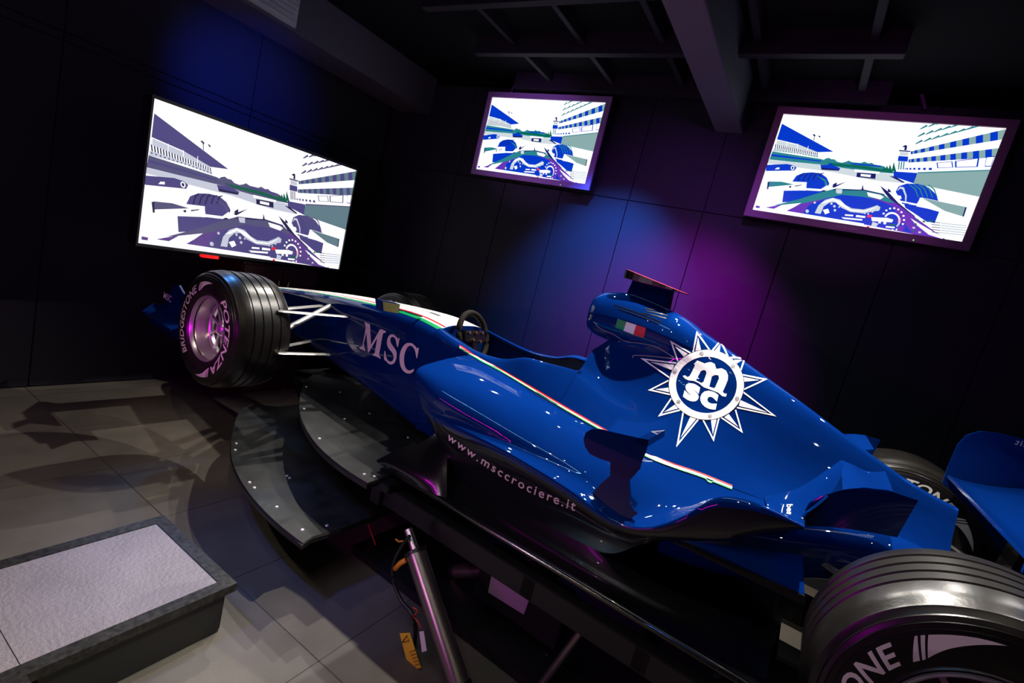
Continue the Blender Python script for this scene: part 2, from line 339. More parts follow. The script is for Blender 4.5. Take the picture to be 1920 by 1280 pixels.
    q('D', (203, 607), (216, 604), (208, 655), (199, 655)); q('D', (345, 635), (360, 630), (362, 640), (350, 645)); q('D', (385, 630), (430, 622), (432, 626), (388, 636))
    q('B', (1064, 662), (1085, 625), (1140, 606), (1220, 608), (1290, 632), (1335, 675), (1355, 722), (1240, 700), (1205, 745), (1110, 745))
    for k in range(5):
        x = 1150+k*32; q('T', (x, 612), (x+8, 611), (x+50, 640), (x+72, 700), (x+66, 700), (x+42, 645))
    q('L', (1072, 660), (1092, 628), (1120, 632), (1140, 690), (1135, 740), (1128, 742), (1128, 690), (1110, 645), (1094, 642)); q('B', (1120, 740), (1210, 755), (1360, 795), (1330, 872), (1270, 860), (1180, 800), (1130, 770))
    q('W', (1090, 722), (1205, 742), (1203, 750), (1090, 732)); q('W', (1230, 700), (1300, 720), (1420, 800), (1205, 760)); q('G', (1240, 702), (1548, 762), (1528, 827), (1400, 790)); q('D', (1538, 762), (1548, 764), (1528, 827), (1518, 824))
    q('W', (1030, 680), (1100, 690), (1105, 710), (1060, 715)); q('D', (958, 622), (1010, 660), (1080, 735), (1200, 830), (1180, 832), (1050, 745), (985, 665)); q('D', (1012, 640), (1030, 655), (1034, 668), (1010, 664))
    # cockpit
    q('P', (190, 778), (420, 735), (560, 690), (660, 650), (850, 655), (980, 685), (1060, 735), (1220, 850), (1400, 978), (1380, 985), (850, 885), (190, 785))
    q('T', (240, 765), (420, 718), (560, 672), (660, 645), (850, 652), (985, 682), (1060, 738), (1010, 735), (950, 715), (840, 700), (700, 690), (600, 712), (420, 752))
    q('B', (600, 712), (700, 688), (850, 700), (960, 725), (1040, 760), (1100, 850), (1180, 940), (900, 892), (440, 820), (480, 760))
    q('D', (640, 652), (850, 650), (990, 680), (988, 686), (850, 657), (645, 658)); q('D', (832, 652), (842, 615), (848, 655)); q('W', (870, 668), (960, 685), (985, 700), (960, 716), (880, 695)); q('L', (660, 650), (705, 650), (700, 680), (665, 678))
    q('W', (240, 790), (300, 760), (430, 745), (380, 775), (330, 800)); q('L', (520, 812), (545, 760), (590, 722), (640, 708), (690, 720), (725, 755), (770, 778), (850, 785), (900, 770), (940, 755), (962, 768), (955, 790), (900, 800), (850, 812), (760, 802), (700, 775), (660, 738), (620, 740), (580, 768), (560, 818))
    q('W', (560, 745), (640, 712), (700, 735), (760, 785), (850, 795), (945, 765), (900, 785), (850, 800), (760, 795), (690, 755), (640, 725), (590, 745)); q('W', (575, 790), (610, 782), (620, 808), (590, 820))
    for x, y, r in ((632, 748, 8), (652, 765, 9), (656, 792, 9), (684, 770, 6), (908, 798, 8), (880, 815, 6), (945, 788, 7), (858, 812, 5), (520, 742, 8), (470, 800, 12)):
        q('L', *[(x+r*math.cos(t*.785), y+r*math.sin(t*.785)) for t in range(8)])
    q('R', (875, 822), (905, 822), (903, 838), (872, 838)); q('R', (872, 895), (890, 898), (888, 908), (870, 905)); q('R', (1085, 842), (1102, 846), (1100, 876), (1078, 870))
    for k in range(12):
        a = math.radians(150-k*22); x = 1048+74*math.cos(a); y = 848-78*math.sin(a)*(.95); q('W', (x-6, y-6), (x+7, y-5), (x+6, y+6), (x-7, y+5))
    for k in range(10):
        a = math.radians(150-k*20); b = a-.36; q('W' if k < 7 else 'L', *[(1040+r*math.cos(t), 858-r*math.sin(t)) for r, t in ((58, a), (58, b), (46, b), (46, a))])
    q('W', (900, 836), (1010, 840), (1050, 852), (1040, 870), (905, 862)); q('W', (985, 868), (1003, 870), (1000, 884), (982, 882)); q('W', (950, 864), (966, 866), (964, 878), (948, 876))
    q('L', (910, 866), (950, 880), (930, 905), (900, 898)); q('W', (725, 818), (780, 822), (778, 832), (722, 828)); q('W', (800, 822), (862, 830), (858, 842), (796, 836)); q('W', (700, 838), (842, 850), (838, 860), (715, 850)); q('N', (1025, 880), (1065, 884), (1062, 896), (1020, 892)); q('W', (1000, 894), (1060, 900), (1058, 910), (998, 905))
    q('W', (150, 772), (852, 880), (850, 888), (150, 780)); q('P', (128, 765), (155, 770), (150, 784), (124, 780)); q('W', (1165, 840), (1240, 885), (1395, 972), (1380, 978), (1290, 950), (1200, 880))
    for k in range(5):
        q('L', (1370, 868+k*16), (1545, 884+k*16), (1543, 892+k*16), (1368, 876+k*16)); q('D', (1310, 862+k*17), (1368, 868+k*17), (1366, 872+k*17), (1308, 866+k*17))
    for x, y in ((1212, 852), (1200, 880), (1188, 905), (1186, 928), (1228, 935), (1256, 862), (1282, 860), (1306, 858)): q('L' if (x+y) % 2 else 'N', (x-8, y-6), (x+9, y-5), (x+8, y+6), (x-9, y+5))
    q('P', (1080, 890), (1130, 896), (1110, 935), (1075, 928))
    return A
QUAD = [(305, 148), (1815, 222), (1515, 998), (105, 795)]
def homog(src):                                    # maps traced coordinates to 0..1
    dst = [(0, 1), (1, 1), (1, 0), (0, 0)]; A = []; B = []
    for (x, y), (u, v) in zip(src, dst):
        A += [[x, y, 1, 0, 0, 0, -u*x, -u*y], [0, 0, 0, x, y, 1, -v*x, -v*y]]; B += [u, v]
    h = np.linalg.solve(np.array(A, float), np.array(B, float))
    return lambda x, y: ((h[0]*x+h[1]*y+h[2])/(h[6]*x+h[7]*y+1), (h[3]*x+h[4]*y+h[5])/(h[6]*x+h[7]*y+1))
HM = homog(QUAD)
def clip_poly(P):
    for ax, s, lim in ((0, 1, 0), (0, -1, 1), (1, 1, 0), (1, -1, 1)):
        Q = []
        for i in range(len(P)):
            a, b = P[i-1], P[i]; ia = s*(a[ax]-lim) >= 0; ib = s*(b[ax]-lim) >= 0
            if ia != ib:
                t = (lim-a[ax])/(b[ax]-a[ax]); Q.append((a[0]+(b[0]-a[0])*t, a[1]+(b[1]-a[1])*t))
            if ib: Q.append(b)
        P = Q
        if not P: return []
    return P
SP = screen_polys()
def television(corners, pal, frame_m, fr, depth, label, strength, name='television', tilt=None):
    TL, TR, BR, BL = [Vector(c) for c in corners]
    W_ = ((TR-TL).length+(BR-BL).length)/2; H_ = ((TL-BL).length+(TR-BR).length)/2
    ux = ((TR-TL)+(BR-BL)).normalized(); n = ux.cross(((TL-BL)+(TR-BR)).normalized()).normalized(); uy = n.cross(ux).normalized()
    c = (TL+TR+BR+BL)/4
    root = setp(empty(name), label, 'television'); root.matrix_world = Matrix(((ux.x, uy.x, n.x, c.x), (ux.y, uy.y, n.y, c.y), (ux.z, uy.z, n.z, c.z), (0, 0, 0, 1)))
    w, h = W_/2, H_/2; iw, ih = w-fr[0], h-fr[1]
    mb = MB(); mb.box((0, 0, -depth/2-.004), (w-.004, h-.004, depth/2), bev=.006); mb.build('back_shell', mat('tv_shell', (.01, .01, .012), .4), root)
    f = MB()
    for a, b in ((((-w, h), (w, h), (iw, ih), (-iw, ih))), (((w, h), (w, -h), (iw, -ih), (iw, ih)))), : pass
    for poly in (((-w, h), (w, h), (iw, ih), (-iw, ih)), ((w, h), (w, -h), (iw, -ih), (iw, ih)), ((w, -h), (-w, -h), (-iw, -ih), (iw, -ih)), ((-w, -h), (-w, h), (-iw, ih), (-iw, -ih))):
        f.prism([(x, y, -.006) for x, y in poly], (0, 0, .020))
    f.build('frame', frame_m, root)
    keys = list(pal); ms = [mat('screen_%s_%d' % (k, id(pal) % 9973), (0, 0, 0), .3, emis=pal[k], es=strength) for k in keys]
    V = [Vector((-iw, -ih, .001)), Vector((iw, -ih, .001)), Vector((iw, ih, .001)), Vector((-iw, ih, .001))]; Fc = [(0, 1, 2, 3)]; I = [0]
    for k, (cn, P) in enumerate(SP):
        P = clip_poly([HM(*p) for p in P])
        if len(P) < 3: continue
        n0 = len(V); V += [Vector(((u*2-1)*iw, (v*2-1)*ih, .0012+k*.00002)) for u, v in P]
        ar = sum(P[i-1][0]*P[i][1]-P[i][0]*P[i-1][1] for i in range(len(P)))
        idx = list(range(n0, len(V))); Fc.append(tuple(idx if ar > 0 else idx[::-1])); I.append(keys.index(cn))
    s = mesh('screen', V, Fc, ms, root, mi=I); s['label'] = 'lit screen showing a race seen from the cockpit'
    return root, w, h, iw, ih
FRM = mat('tv_frame_violet_lit', (.30, .16, .36), .45); FRB = mat('tv_frame_plum_lit', (.20, .09, .16), .45); FRK = mat('tv_frame_black', (.02, .02, .025), .3)  # violet light put into the frame colours of both wall televisions
TVY = BY-.16
tvc = [rp(px, py, 'y', TVY) for px, py in ((918.4, 173.2), (1150.4, 181.8), (1104, 357.9), (884, 325.3))]
tvr = [rp(px, py, 'y', TVY) for px, py in ((1461, 198), (1906, 229), (1822, 469.5), (1393, 406))]
tvl = [rp(px, py, 'x', LX+.55) for px, py in ((287, 179), (674, 316), (632, 509), (250, 458))]
t1, w1, h1, *_ = television(tvc, PAL_BLUE, FRM, (.045, .045), .09, 'wall television with a violet lit frame, the smaller one in the middle above the cockpit', 1.15)
t2, w2, h2, *_ = television(tvr, PAL_BLUE, FRB, (.045, .045), .09, 'wall television with a plum lit frame at the upper right above the rear wing', 1.15)
t3, w3, h3, *_ = television(tvl, PAL_GREY, FRK, (.012, .02), .12, 'large thin framed television on the left behind the front wheel, with greyish picture', 1.15)
def font_mesh(txt, size=1, bold=0, shear=0, spacing=1.0, align='LEFT'):
    c = bpy.data.curves.new('t', 'FONT'); c.body = txt; c.size = size; c.offset = bold; c.shear = shear; c.space_character = spacing; c.resolution_u = 4; c.align_x = align
    o = bpy.data.objects.new('t', c); COL.objects.link(o); bpy.context.view_layer.update()
    me = bpy.data.meshes.new_from_object(o.evaluated_get(bpy.context.evaluated_depsgraph_get()))
    V = [v.co.copy() for v in me.vertices]; Fc = [tuple(p.vertices) for p in me.polygons]
    bpy.data.objects.remove(o); bpy.data.curves.remove(c); bpy.data.meshes.remove(me)
    return V, Fc
TVM = mat('tv_lettering', (.35, .33, .36), .4)
for t, w, h, b in ((t1, w1, h1, .022), (t2, w2, h2, .022)):
    V, Fc = font_mesh('SAMSUNG', .022, .0, 0, 1.3, 'CENTER')
    mesh('lettering', [v+Vector((0, -h+b-.006, .0145)) for v in V], Fc, TVM, t)
    MB().box((0, -.05, -.125), (.12, .12, .032), bev=.003).build('wall_bracket', BLACKM, t)
    MB().tube([(.34*w/.6, -h+.012, .0145), (.34*w/.6, -h+.012, .0165)], .004, 8).build('power_light', mat('green_led', (.1, .3, .1), .4, emis=(.3, .9, .2), es=1.0), t)
MB().box((0, .0, -.30), (.3, .2, .17), bev=.004).build('wall_bracket', BLACKM, t3)
mb = MB(); mb.box((-w3*.42, -h3-.012, -.01), (.06, .012, .02), bev=.004); mb.build('red_lamp', mat('red_lamp', (.4, 0, 0), .4, emis=(1, .01, .01), es=.9), t3)
# cabinet under the left television
cb = [rp(px, py, 'x', LX+.30) for px, py in ((430, 490), (572, 500))]
WOOD = mat('dark_red_wood', (.035, .008, .004), .4, 0, .2, noise=(6, .5)); BRASS = mat('brass', (.6, .4, .12), .3, 1)
cy = (cb[0].y+cb[1].y)/2; hy = abs(cb[1].y-cb[0].y)/2; cz = (cb[0].z+cb[1].z)/2+.02
cab = setp(empty('cabinet', (LX+.27, cy, 0)), 'dark red wooden cabinet with brass handles below the large left television', 'cabinet')
MB().box((0, 0, cz/2), (.22, hy, cz/2), bev=.004).build('carcass', WOOD, cab)
for s in (-1, 1):
    d = MB().box((.228, s*hy/2, cz/2), (.009, hy/2-.006, cz/2-.02), bev=.003).build('door', WOOD, cab)
    k = MB().tube([(.237, s*.045, cz-.12), (.262, s*.045, cz-.12), (.262, s*.045, cz-.22), (.237, s*.045, cz-.22)], .006, 8).build('handle', BRASS, d, True)
# cable along the back wall and down to the televisions
cpts = [rp(px, py, 'y', BY-.03) for px, py in ((958, 176), (966, 158), (985, 141), (1080, 142), (1180, 148), (1240, 149), (1420, 150), (1550, 149), (1700, 147), (1722, 160), (1735, 205))]
setp(MB().tube(loop_sm(cpts, 5, False), .011, 8).build('cable', mat('cable_sheath', (.10, .04, .12), .35), smooth=True), 'thin cable draped along the back wall from the middle to the right television', 'cable')
cpts = [rp(px, py, 'y', BY-.35) for px, py in ((1170, 0), (1200, 40), (1228, 85), (1245, 118))]
setp(MB().tube(loop_sm(cpts, 5, False), .006, 8).build('cable', MATS['cable_sheath'], smooth=True), 'short loose cable hanging from the ceiling left of the grey beam', 'cable')
for px in (1598, 1612):
    p = rp(px, 57 if px < 1605 else 56, 'y', BY-.6)
    mb = MB().box((p.x, p.y, p.z), (.02, .02, .03), bev=.004); mb.tube([(p.x, p.y-.021, p.z), (p.x, p.y-.023, p.z)], .004, 8, 1)
    setp(mb.build('indicator_lamp', [BLACKM, mat('pink_led', (.4, .1, .2), .4, emis=(1, .15, .4), es=.8)]), 'tiny pink indicator lamp under the ceiling above the right television, %s of two' % ('left' if px < 1605 else 'right'), 'lamp')

# ------------------------------------------------------------------ the racing car (all parts in the car's own frame: x forward, y left, z up)
car = setp(empty('racing_car', (0, 0, LIFT), PSI), 'dark blue open wheel racing car with a white star emblem, raised on a motion platform', 'racing car')
TREES = []
def bvh(V, Fc): return BVHTree.FromPolygons([tuple(v) for v in V], [tuple(f) for f in Fc])
def lerp_sections(S, xs_):
    ks = sorted(S); out = []
    return out
# --- engine cover: half sections from the spine to the stripe seam
EC = {
 1.36: [(0,.80),(.04,.80),(.07,.795),(.10,.785),(.125,.765),(.15,.735),(.175,.705),(.21,.682),(.25,.670),(.345,.543)],
 1.28: [(0,.90),(.04,.90),(.06,.87),(.068,.83),(.076,.785),(.095,.72),(.135,.668),(.19,.648),(.25,.652),(.352,.535)],
 1.20: [(0,1.05),(.055,1.035),(.10,.985),(.112,.92),(.088,.855),(.085,.78),(.11,.69),(.17,.633),(.25,.625),(.355,.526)],
 1.08: [(0,1.04),(.055,1.028),(.10,.985),(.120,.93),(.108,.87),(.10,.795),(.125,.71),(.18,.64),(.255,.595),(.36,.515)],
 .90: [(0,.980),(.045,.968),(.08,.93),(.102,.88),(.112,.825),(.138,.758),(.178,.69),(.228,.625),(.285,.565),(.358,.50)],
 .70: [(0,.902),(.032,.892),(.058,.86),(.08,.815),(.098,.77),(.125,.708),(.16,.648),(.20,.592),(.25,.54),(.31,.487)],
 .50: [(0,.825),(.025,.816),(.045,.79),(.063,.75),(.08,.71),(.098,.66),(.122,.61),(.152,.565),(.195,.522),(.265,.482)],
 .30: [(0,.742),(.018,.735),(.032,.715),(.045,.69),(.06,.655),(.076,.62),(.098,.58),(.125,.545),(.165,.51),(.22,.47)],
 .10: [(0,.668),(.016,.662),(.027,.645),(.038,.625),(.05,.60),(.065,.575),(.082,.55),(.105,.522),(.135,.495),(.18,.455)],
 -.03: [(0,.640),(.014,.634),(.024,.62),(.034,.60),(.045,.58),(.057,.56),(.073,.535),(.093,.51),(.12,.48),(.16,.44)],
}
rows = [[(x, y, z) for y, z in EC[x]] for x in sorted(EC, reverse=True)]
V1, F1, m_, n_ = grid(rows, 6, 4)
V2 = mirr(V1); F2 = flipf(F1)
V = V1+V2; Fc = flipf(F1) + [tuple(a+len(V1) for a in f) for f in flipf(F2)]
for e, s in ((0, 1), (m_-1, -1)):                   # end caps
    ring = [e*n_+j for j in range(n_)][::-1] + [len(V1)+e*n_+j for j in range(1, n_)]
    Fc.append(tuple(ring if s > 0 else ring[::-1]))
bm = bmesh.new(); vs = [bm.verts.new(v) for v in V]
for f in Fc:
    try: bm.faces.new([vs[a] for a in f])
    except ValueError: pass
bmesh.ops.remove_doubles(bm, verts=bm.verts[:], dist=1e-5); bmesh.ops.recalc_face_normals(bm, faces=bm.faces[:])
me = bpy.data.meshes.new('engine_cover'); bm.to_mesh(me); bm.free(); me.materials.append(PAINT); me.polygons.foreach_set('use_smooth', [True]*len(me.polygons)); me.set_sharp_from_angle(angle=math.radians(50))
ecov = link('engine_cover', me, car); TREES.append((V, Fc))
# --- airbox above the driver's head
AB = ((1.452, .945, .045, .055), (1.447, .945, .070, .080), (1.42, .948, .098, .098), (1.38, .951, .115, .110), (1.30, .956, .128, .120), (1.20, .955, .131, .112), (1.10, .945, .128, .105), (1.0, .930, .117, .092), (.92, .91, .095, .07), (.86, .89, .06, .04))
rows = []
for x, zc, hy, hz in AB:
    rows.append([Vector((x, hy*math.copysign(abs(math.cos(t))**.85, math.cos(t)), zc + hz*math.copysign(abs(math.sin(t))**.9, math.sin(t)))) for t in [2*math.pi*k/24 for k in range(25)]])
V, Fc, m_, n_ = grid(rows, 4, 1)
mb = MB(); mb.add(V, Fc)
mb.add([v for v in V[:n_]], [tuple(range(n_-1))], 1)
o = mb.build('airbox', [PAINT, INTERIOR], car, True, 60); TREES.append((V, Fc))
bm = bmesh.new(); bm.from_mesh(o.data); bmesh.ops.recalc_face_normals(bm, faces=bm.faces[:]); bm.to_mesh(o.data); bm.free()
# --- onboard camera pod
mb = MB()
top = loop_sm([(1.330, 0, 0), (1.325, .07, 0), (1.29, .11, 0), (1.18, .105, 0), (1.068, .095, 0), (1.060, 0, 0), (1.068, -.095, 0), (1.18, -.105, 0), (1.29, -.11, 0), (1.325, -.07, 0)], 4)
def tz(x): return 1.157 - (1.33-x)*.12
ht = MB(); nT = len(top)
ht.add([Vector((v.x, v.y, 1.178-(1.33-v.x)*.16)) for v in top] + [Vector((v.x, v.y, 1.136-(1.33-v.x)*.02)) for v in top], [tuple(range(nT)), tuple(range(nT, 2*nT))[::-1]] + [(k, k+nT, (k+1) % nT+nT, (k+1) % nT) for k in range(nT)])
ht.I = [1] + [0]*(nT+1)
pod = ht.build('camera_wing', [CARBON, mat('red_top', (.7, .01, .01), .35, 0, .5)], car)
bm = bmesh.new(); bm.from_mesh(pod.data); bmesh.ops.recalc_face_normals(bm, faces=bm.faces[:]); bm.to_mesh(pod.data); bm.free()
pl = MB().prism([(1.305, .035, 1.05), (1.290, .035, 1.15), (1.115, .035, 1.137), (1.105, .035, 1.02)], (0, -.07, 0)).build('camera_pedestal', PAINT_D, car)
# --- side pods (left built, right mirrored)
OFF = [0, 0, 0, 0, 0, -.01, -.03, -.05, -.06, -.08, -.1]
SPD = {
 1.88: [(.29,.60),(.38,.597),(.48,.587),(.58,.571),(.65,.555),(.682,.53),(.68,.475),(.66,.42),(.63,.365),(.56,.28),(.48,.16)],
 1.75: [(.305,.59),(.40,.595),(.50,.585),(.60,.562),(.665,.53),(.692,.49),(.688,.445),(.672,.405),(.675,.385),(.635,.29),(.50,.13)],
 1.60: [(.32,.572),(.41,.58),(.51,.57),(.60,.538),(.655,.49),(.672,.45),(.665,.42),(.668,.405),(.685,.388),(.655,.30),(.52,.11)],
 1.35: [(.345,.542),(.43,.547),(.52,.532),(.59,.49),(.63,.45),(.64,.425),(.645,.412),(.66,.402),(.687,.385),(.64,.29),(.51,.09)],
 1.10: [(.36,.515),(.44,.508),(.51,.487),(.565,.455),(.60,.425),(.615,.405),(.63,.392),(.655,.38),(.682,.362),(.64,.28),(.48,.08)],
 .92: [(.358,.50),(.43,.478),(.49,.452),(.54,.42),(.575,.39),(.60,.368),(.625,.352),(.645,.342),(.665,.328),(.64,.275),(.53,.15)],
 .81: [(.335,.495),(.40,.462),(.46,.435),(.51,.408),(.55,.385),(.58,.37),(.605,.362),(.635,.358),(.66,.356),(.655,.325),(.62,.28)],
 .72: [(.315,.488),(.37,.457),(.43,.432),(.48,.415),(.52,.412),(.56,.415),(.60,.422),(.635,.428),(.66,.432),(.655,.365),(.60,.34)],
 .64: [(.295,.484),(.35,.46),(.40,.447),(.45,.445),(.50,.455),(.54,.475),(.58,.50),(.62,.522),(.655,.534),(.65,.405),(.60,.39)],
 .57: [(.28,.482),(.335,.463),(.385,.455),(.43,.458),(.48,.475),(.525,.503),(.57,.53),(.61,.553),(.652,.566),(.648,.445),(.60,.43)],
 .50: [(.265,.482),(.32,.472),(.37,.468),(.42,.478),(.47,.502),(.52,.528),(.57,.55),(.61,.565),(.65,.573),(.645,.50),(.60,.48)],
 .405: [(.24,.476),(.29,.48),(.34,.495),(.39,.515),(.44,.535),(.49,.55),(.54,.56),(.60,.565),(.648,.569),(.64,.558),(.60,.545)],
}
rows = [[(x+(OFF[k] if x > 1.8 else OFF[k]*.45 if x > 1.7 else 0), y, z) for k, (y, z) in enumerate(SPD[x])] for x in sorted(SPD, reverse=True)]
Vp, Fp, m_, n_ = grid(rows, 6, 4)
def thicken(name, V, Fc, th, mats, parent, up_hint=None):
    me = bpy.data.meshes.new(name); me.from_pydata([tuple(v) for v in V], [], Fc); me.materials.append(mats[0])
    if len(mats) > 1: me.materials.append(mats[1])
    bm = bmesh.new(); bm.from_mesh(me); bmesh.ops.recalc_face_normals(bm, faces=bm.faces[:]); bm.normal_update()
    if up_hint:
        s = sum(f.normal.dot(Vector(up_hint))*f.calc_area() for f in bm.faces)
        if s < 0: bmesh.ops.reverse_faces(bm, faces=bm.faces[:])
    bm.normal_update(); vs = bm.verts[:]; fs = bm.faces[:]; be = [e for e in bm.edges if e.is_boundary]
    new = {v: bm.verts.new(v.co - v.normal*th) for v in vs}
    for f in fs:
        g = bm.faces.new([new[v] for v in reversed(list(f.verts))]); g.material_index = len(mats)-1
    for e in be:
        l = e.link_loops[0]; a, b = l.vert, l.link_loop_next.vert
        bm.faces.new([b, a, new[a], new[b]])
    bm.to_mesh(me); bm.free(); me.polygons.foreach_set('use_smooth', [True]*len(me.polygons)); me.set_sharp_from_angle(angle=math.radians(45))
    return link(name, me, parent)
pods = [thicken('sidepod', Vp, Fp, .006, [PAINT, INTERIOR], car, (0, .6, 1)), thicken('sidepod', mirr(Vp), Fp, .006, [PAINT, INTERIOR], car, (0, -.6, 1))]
GLOSS_BLK = mat('gloss_black', (.006, .006, .010), .35, 0, 1, .2)  # pod faces below the lip take this glossy black
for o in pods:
    o.data.materials.append(GLOSS_BLK)
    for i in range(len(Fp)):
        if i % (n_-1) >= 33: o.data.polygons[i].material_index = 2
TREES.append((Vp, Fp))
# --- chassis: closed nose and open cockpit
def csec(hw, zt, zb, top=.72, n=15):                  # half section from top centre to bottom centre
    pts = []
    for y, z in ((0, 1.0), (.35*top*1.2, 1.0), (.8*top, .985), (top+.14, .93), (.95, .84), (.985, .7), (1, .5), (.99, .3), (.93, .12), (.8, .02), (.4, 0), (0, 0)):
        pts.append((y*hw, zb+(zt-zb)*z))
    return pts
CH = ((4.36, .055, .352, .285), (4.33, .085, .385, .262), (4.22, .115, .425, .245), (3.95, .135, .485, .245), (3.55, .160, .556, .235), (3.20, .185, .610, .205), (2.85, .215, .652, .165), (2.55, .245, .678, .130), (2.35, .262, .686, .10), (2.17, .275, .672, .075))
rows = [[(x, y, z) for y, z in csec(hw, zt, zb)] for x, hw, zt, zb in CH]
V1, F1, m_, n_ = grid(rows, 5, 3)
def closed_body(name, V1, F1, m_, n_, mats, parent):
    bm = bmesh.new(); V = V1+mirr(V1); Fc = [tuple(f) for f in F1]+[tuple(a+len(V1) for a in f[::-1]) for f in F1]
    for e in (0, m_-1): Fc.append(tuple([e*n_+j for j in range(n_)] + [len(V1)+e*n_+j for j in range(n_-2, 0, -1)]))
    vs = [bm.verts.new(v) for v in V]
    for f in Fc: bm.faces.new([vs[a] for a in f])
    bmesh.ops.remove_doubles(bm, verts=bm.verts[:], dist=1e-5); bmesh.ops.recalc_face_normals(bm, faces=bm.faces[:])
    me = bpy.data.meshes.new(name); bm.to_mesh(me); bm.free()
    for m in mats: me.materials.append(m)
    me.polygons.foreach_set('use_smooth', [True]*len(me.polygons)); me.set_sharp_from_angle(angle=math.radians(50)); return link(name, me, parent)
closed_body('nose', V1, F1, m_, n_, [PAINT], car); TREES.append((V1, F1))
# cockpit sides: outer skin, rounded rim, inner wall
CK = {
 2.175: [(.20,.655),(.225,.655),(.25,.645),(.27,.61),(.276,.54),(.276,.40),(.27,.25),(.245,.12),(.20,.075),(0,.07)],
 2.05: [(.215,.634),(.24,.635),(.262,.628),(.28,.60),(.286,.54),(.286,.40),(.28,.25),(.25,.12),(.20,.07),(0,.065)],
 1.88: [(.235,.612),(.255,.617),(.272,.612),(.287,.60),(.295,.54),(.295,.40),(.29,.25),(.26,.12),(.20,.06),(0,.06)],
 1.72: [(.245,.622),(.262,.630),(.28,.625),(.305,.59),(.33,.52),(.33,.40),(.32,.25),(.28,.12),(.20,.06),(0,.06)],
 1.60: [(.245,.662),(.262,.672),(.282,.665),(.32,.575),(.34,.50),(.34,.40),(.33,.25),(.28,.12),(.20,.06),(0,.06)],
 1.48: [(.225,.668),(.245,.680),(.268,.670),(.332,.56),(.34,.48),(.34,.40),(.33,.25),(.28,.12),(.20,.06),(0,.06)],
 1.40: [(.205,.672),(.225,.684),(.252,.674),(.342,.548),(.34,.46),(.34,.40),(.33,.25),(.28,.12),(.20,.06),(0,.06)],
 1.35: [(.195,.69),(.22,.690),(.25,.672),(.347,.543),(.34,.46),(.34,.40),(.33,.25),(.28,.12),(.20,.06),(0,.06)],
}
rows = [[(x, y, z) for y, z in CK[x]] for x in sorted(CK, reverse=True)]
Vc, Fq, m_, n_ = grid(rows, 5, 4)
for vv, hint in ((Vc, (0, 1, 0)), (mirr(Vc), (0, -1, 0))): thicken('cockpit_side', vv, Fq, .012, [PAINT, mat('cockpit_lining', (.002, .012, .09), .35, 0, .6)], car, hint)
TREES.append((Vc, Fq))
MB().box((1.76, 0, .10), (.40, .2, .01)).build('cockpit_floor', INTERIOR, car)
o = MB().prism([(1.36, .19, .10), (1.36, .19, .66), (1.36, .10, .76), (1.36, -.10, .76), (1.36, -.19, .66), (1.36, -.19, .10)], (-.015, 0, 0)).build('seat_bulkhead', INTERIOR, car)
st_ = MB().prism([(1.72, .17, .14), (1.42, .17, .60), (1.39, .17, .60), (1.66, .17, .12)], (0, -.34, 0)).build('seat', mat('seat_black', (.01, .01, .012), .7), car)
# steering wheel
sw = cp(887, 631, 'y', 0); tl = math.radians(22)
ax = Vector((math.cos(tl), 0, -math.sin(tl))); uy_ = Vector((0, 1, 0)); uz_ = ax.cross(uy_).normalized()
if uz_.z < 0: uz_ = -uz_
ring = [sw + uy_*.128*math.cos(t) + uz_*.135*math.sin(t) for t in [2*math.pi*k/40 for k in range(41)]]
SUEDE = mat('steering_grip', (.010, .008, .006), .8, 0, 0, .08, bump=(200, .2))
swo = MB().tube(ring, .017, 10, caps=False).build('steering_wheel', SUEDE, car, True)
hb = MB().box(sw, (.018, .10, .035), Matrix.Rotation(tl, 3, 'Y'), bev=.006); hb.box(sw-uz_*.05, (.014, .03, .07), Matrix.Rotation(tl, 3, 'Y'), bev=.005); hb.build('wheel_hub', CARBON, swo)
for y, z, i in ((.06, .02, 1), (-.06, .02, 1), (.03, -.02, 0), (-.035, -.03, 0), (0, .02, 0)):
    c = sw + uy_*y + uz_*z - ax*.02; MB().tube([c, c-ax*.008], .009, 8).build('button', SILVER if i else BRASS, swo)
MB().tube([sw, sw+ax*.3], .018, 8).build('steering_column', BLACKM, car)
# mirrors
for s in (1,):
    q = [Vector((2.31, .532, .746)), Vector((2.285, .440, .742)), Vector((2.285, .437, .696)), Vector((2.31, .514, .700))]
    if s < 0: q = [Vector((v.x, -v.y, v.z)) for v in q]
    c = sum(q, Vector())/4
    sh = MB().prism([c+(v-c)*1.10 for v in q], (.045, 0, 0)); mo = sh.build('wing_mirror', PAINT, car)
    MB().prism([c+(v-c)*.98-Vector((.002, 0, 0)) for v in q], (-.002, 0, 0)).build('mirror_glass', mat('mirror_glass', (.50, .46, .14), .4, .6), mo)  # warm reflected light painted into the glass as dull yellow
    MB().tube([(2.33, s*.46, .715), (2.34, s*.34, .70), (2.35, s*.19, .675)], [.008, .007, .010], 8, flat=.45).build('mirror_stalk', CARBON, mo)
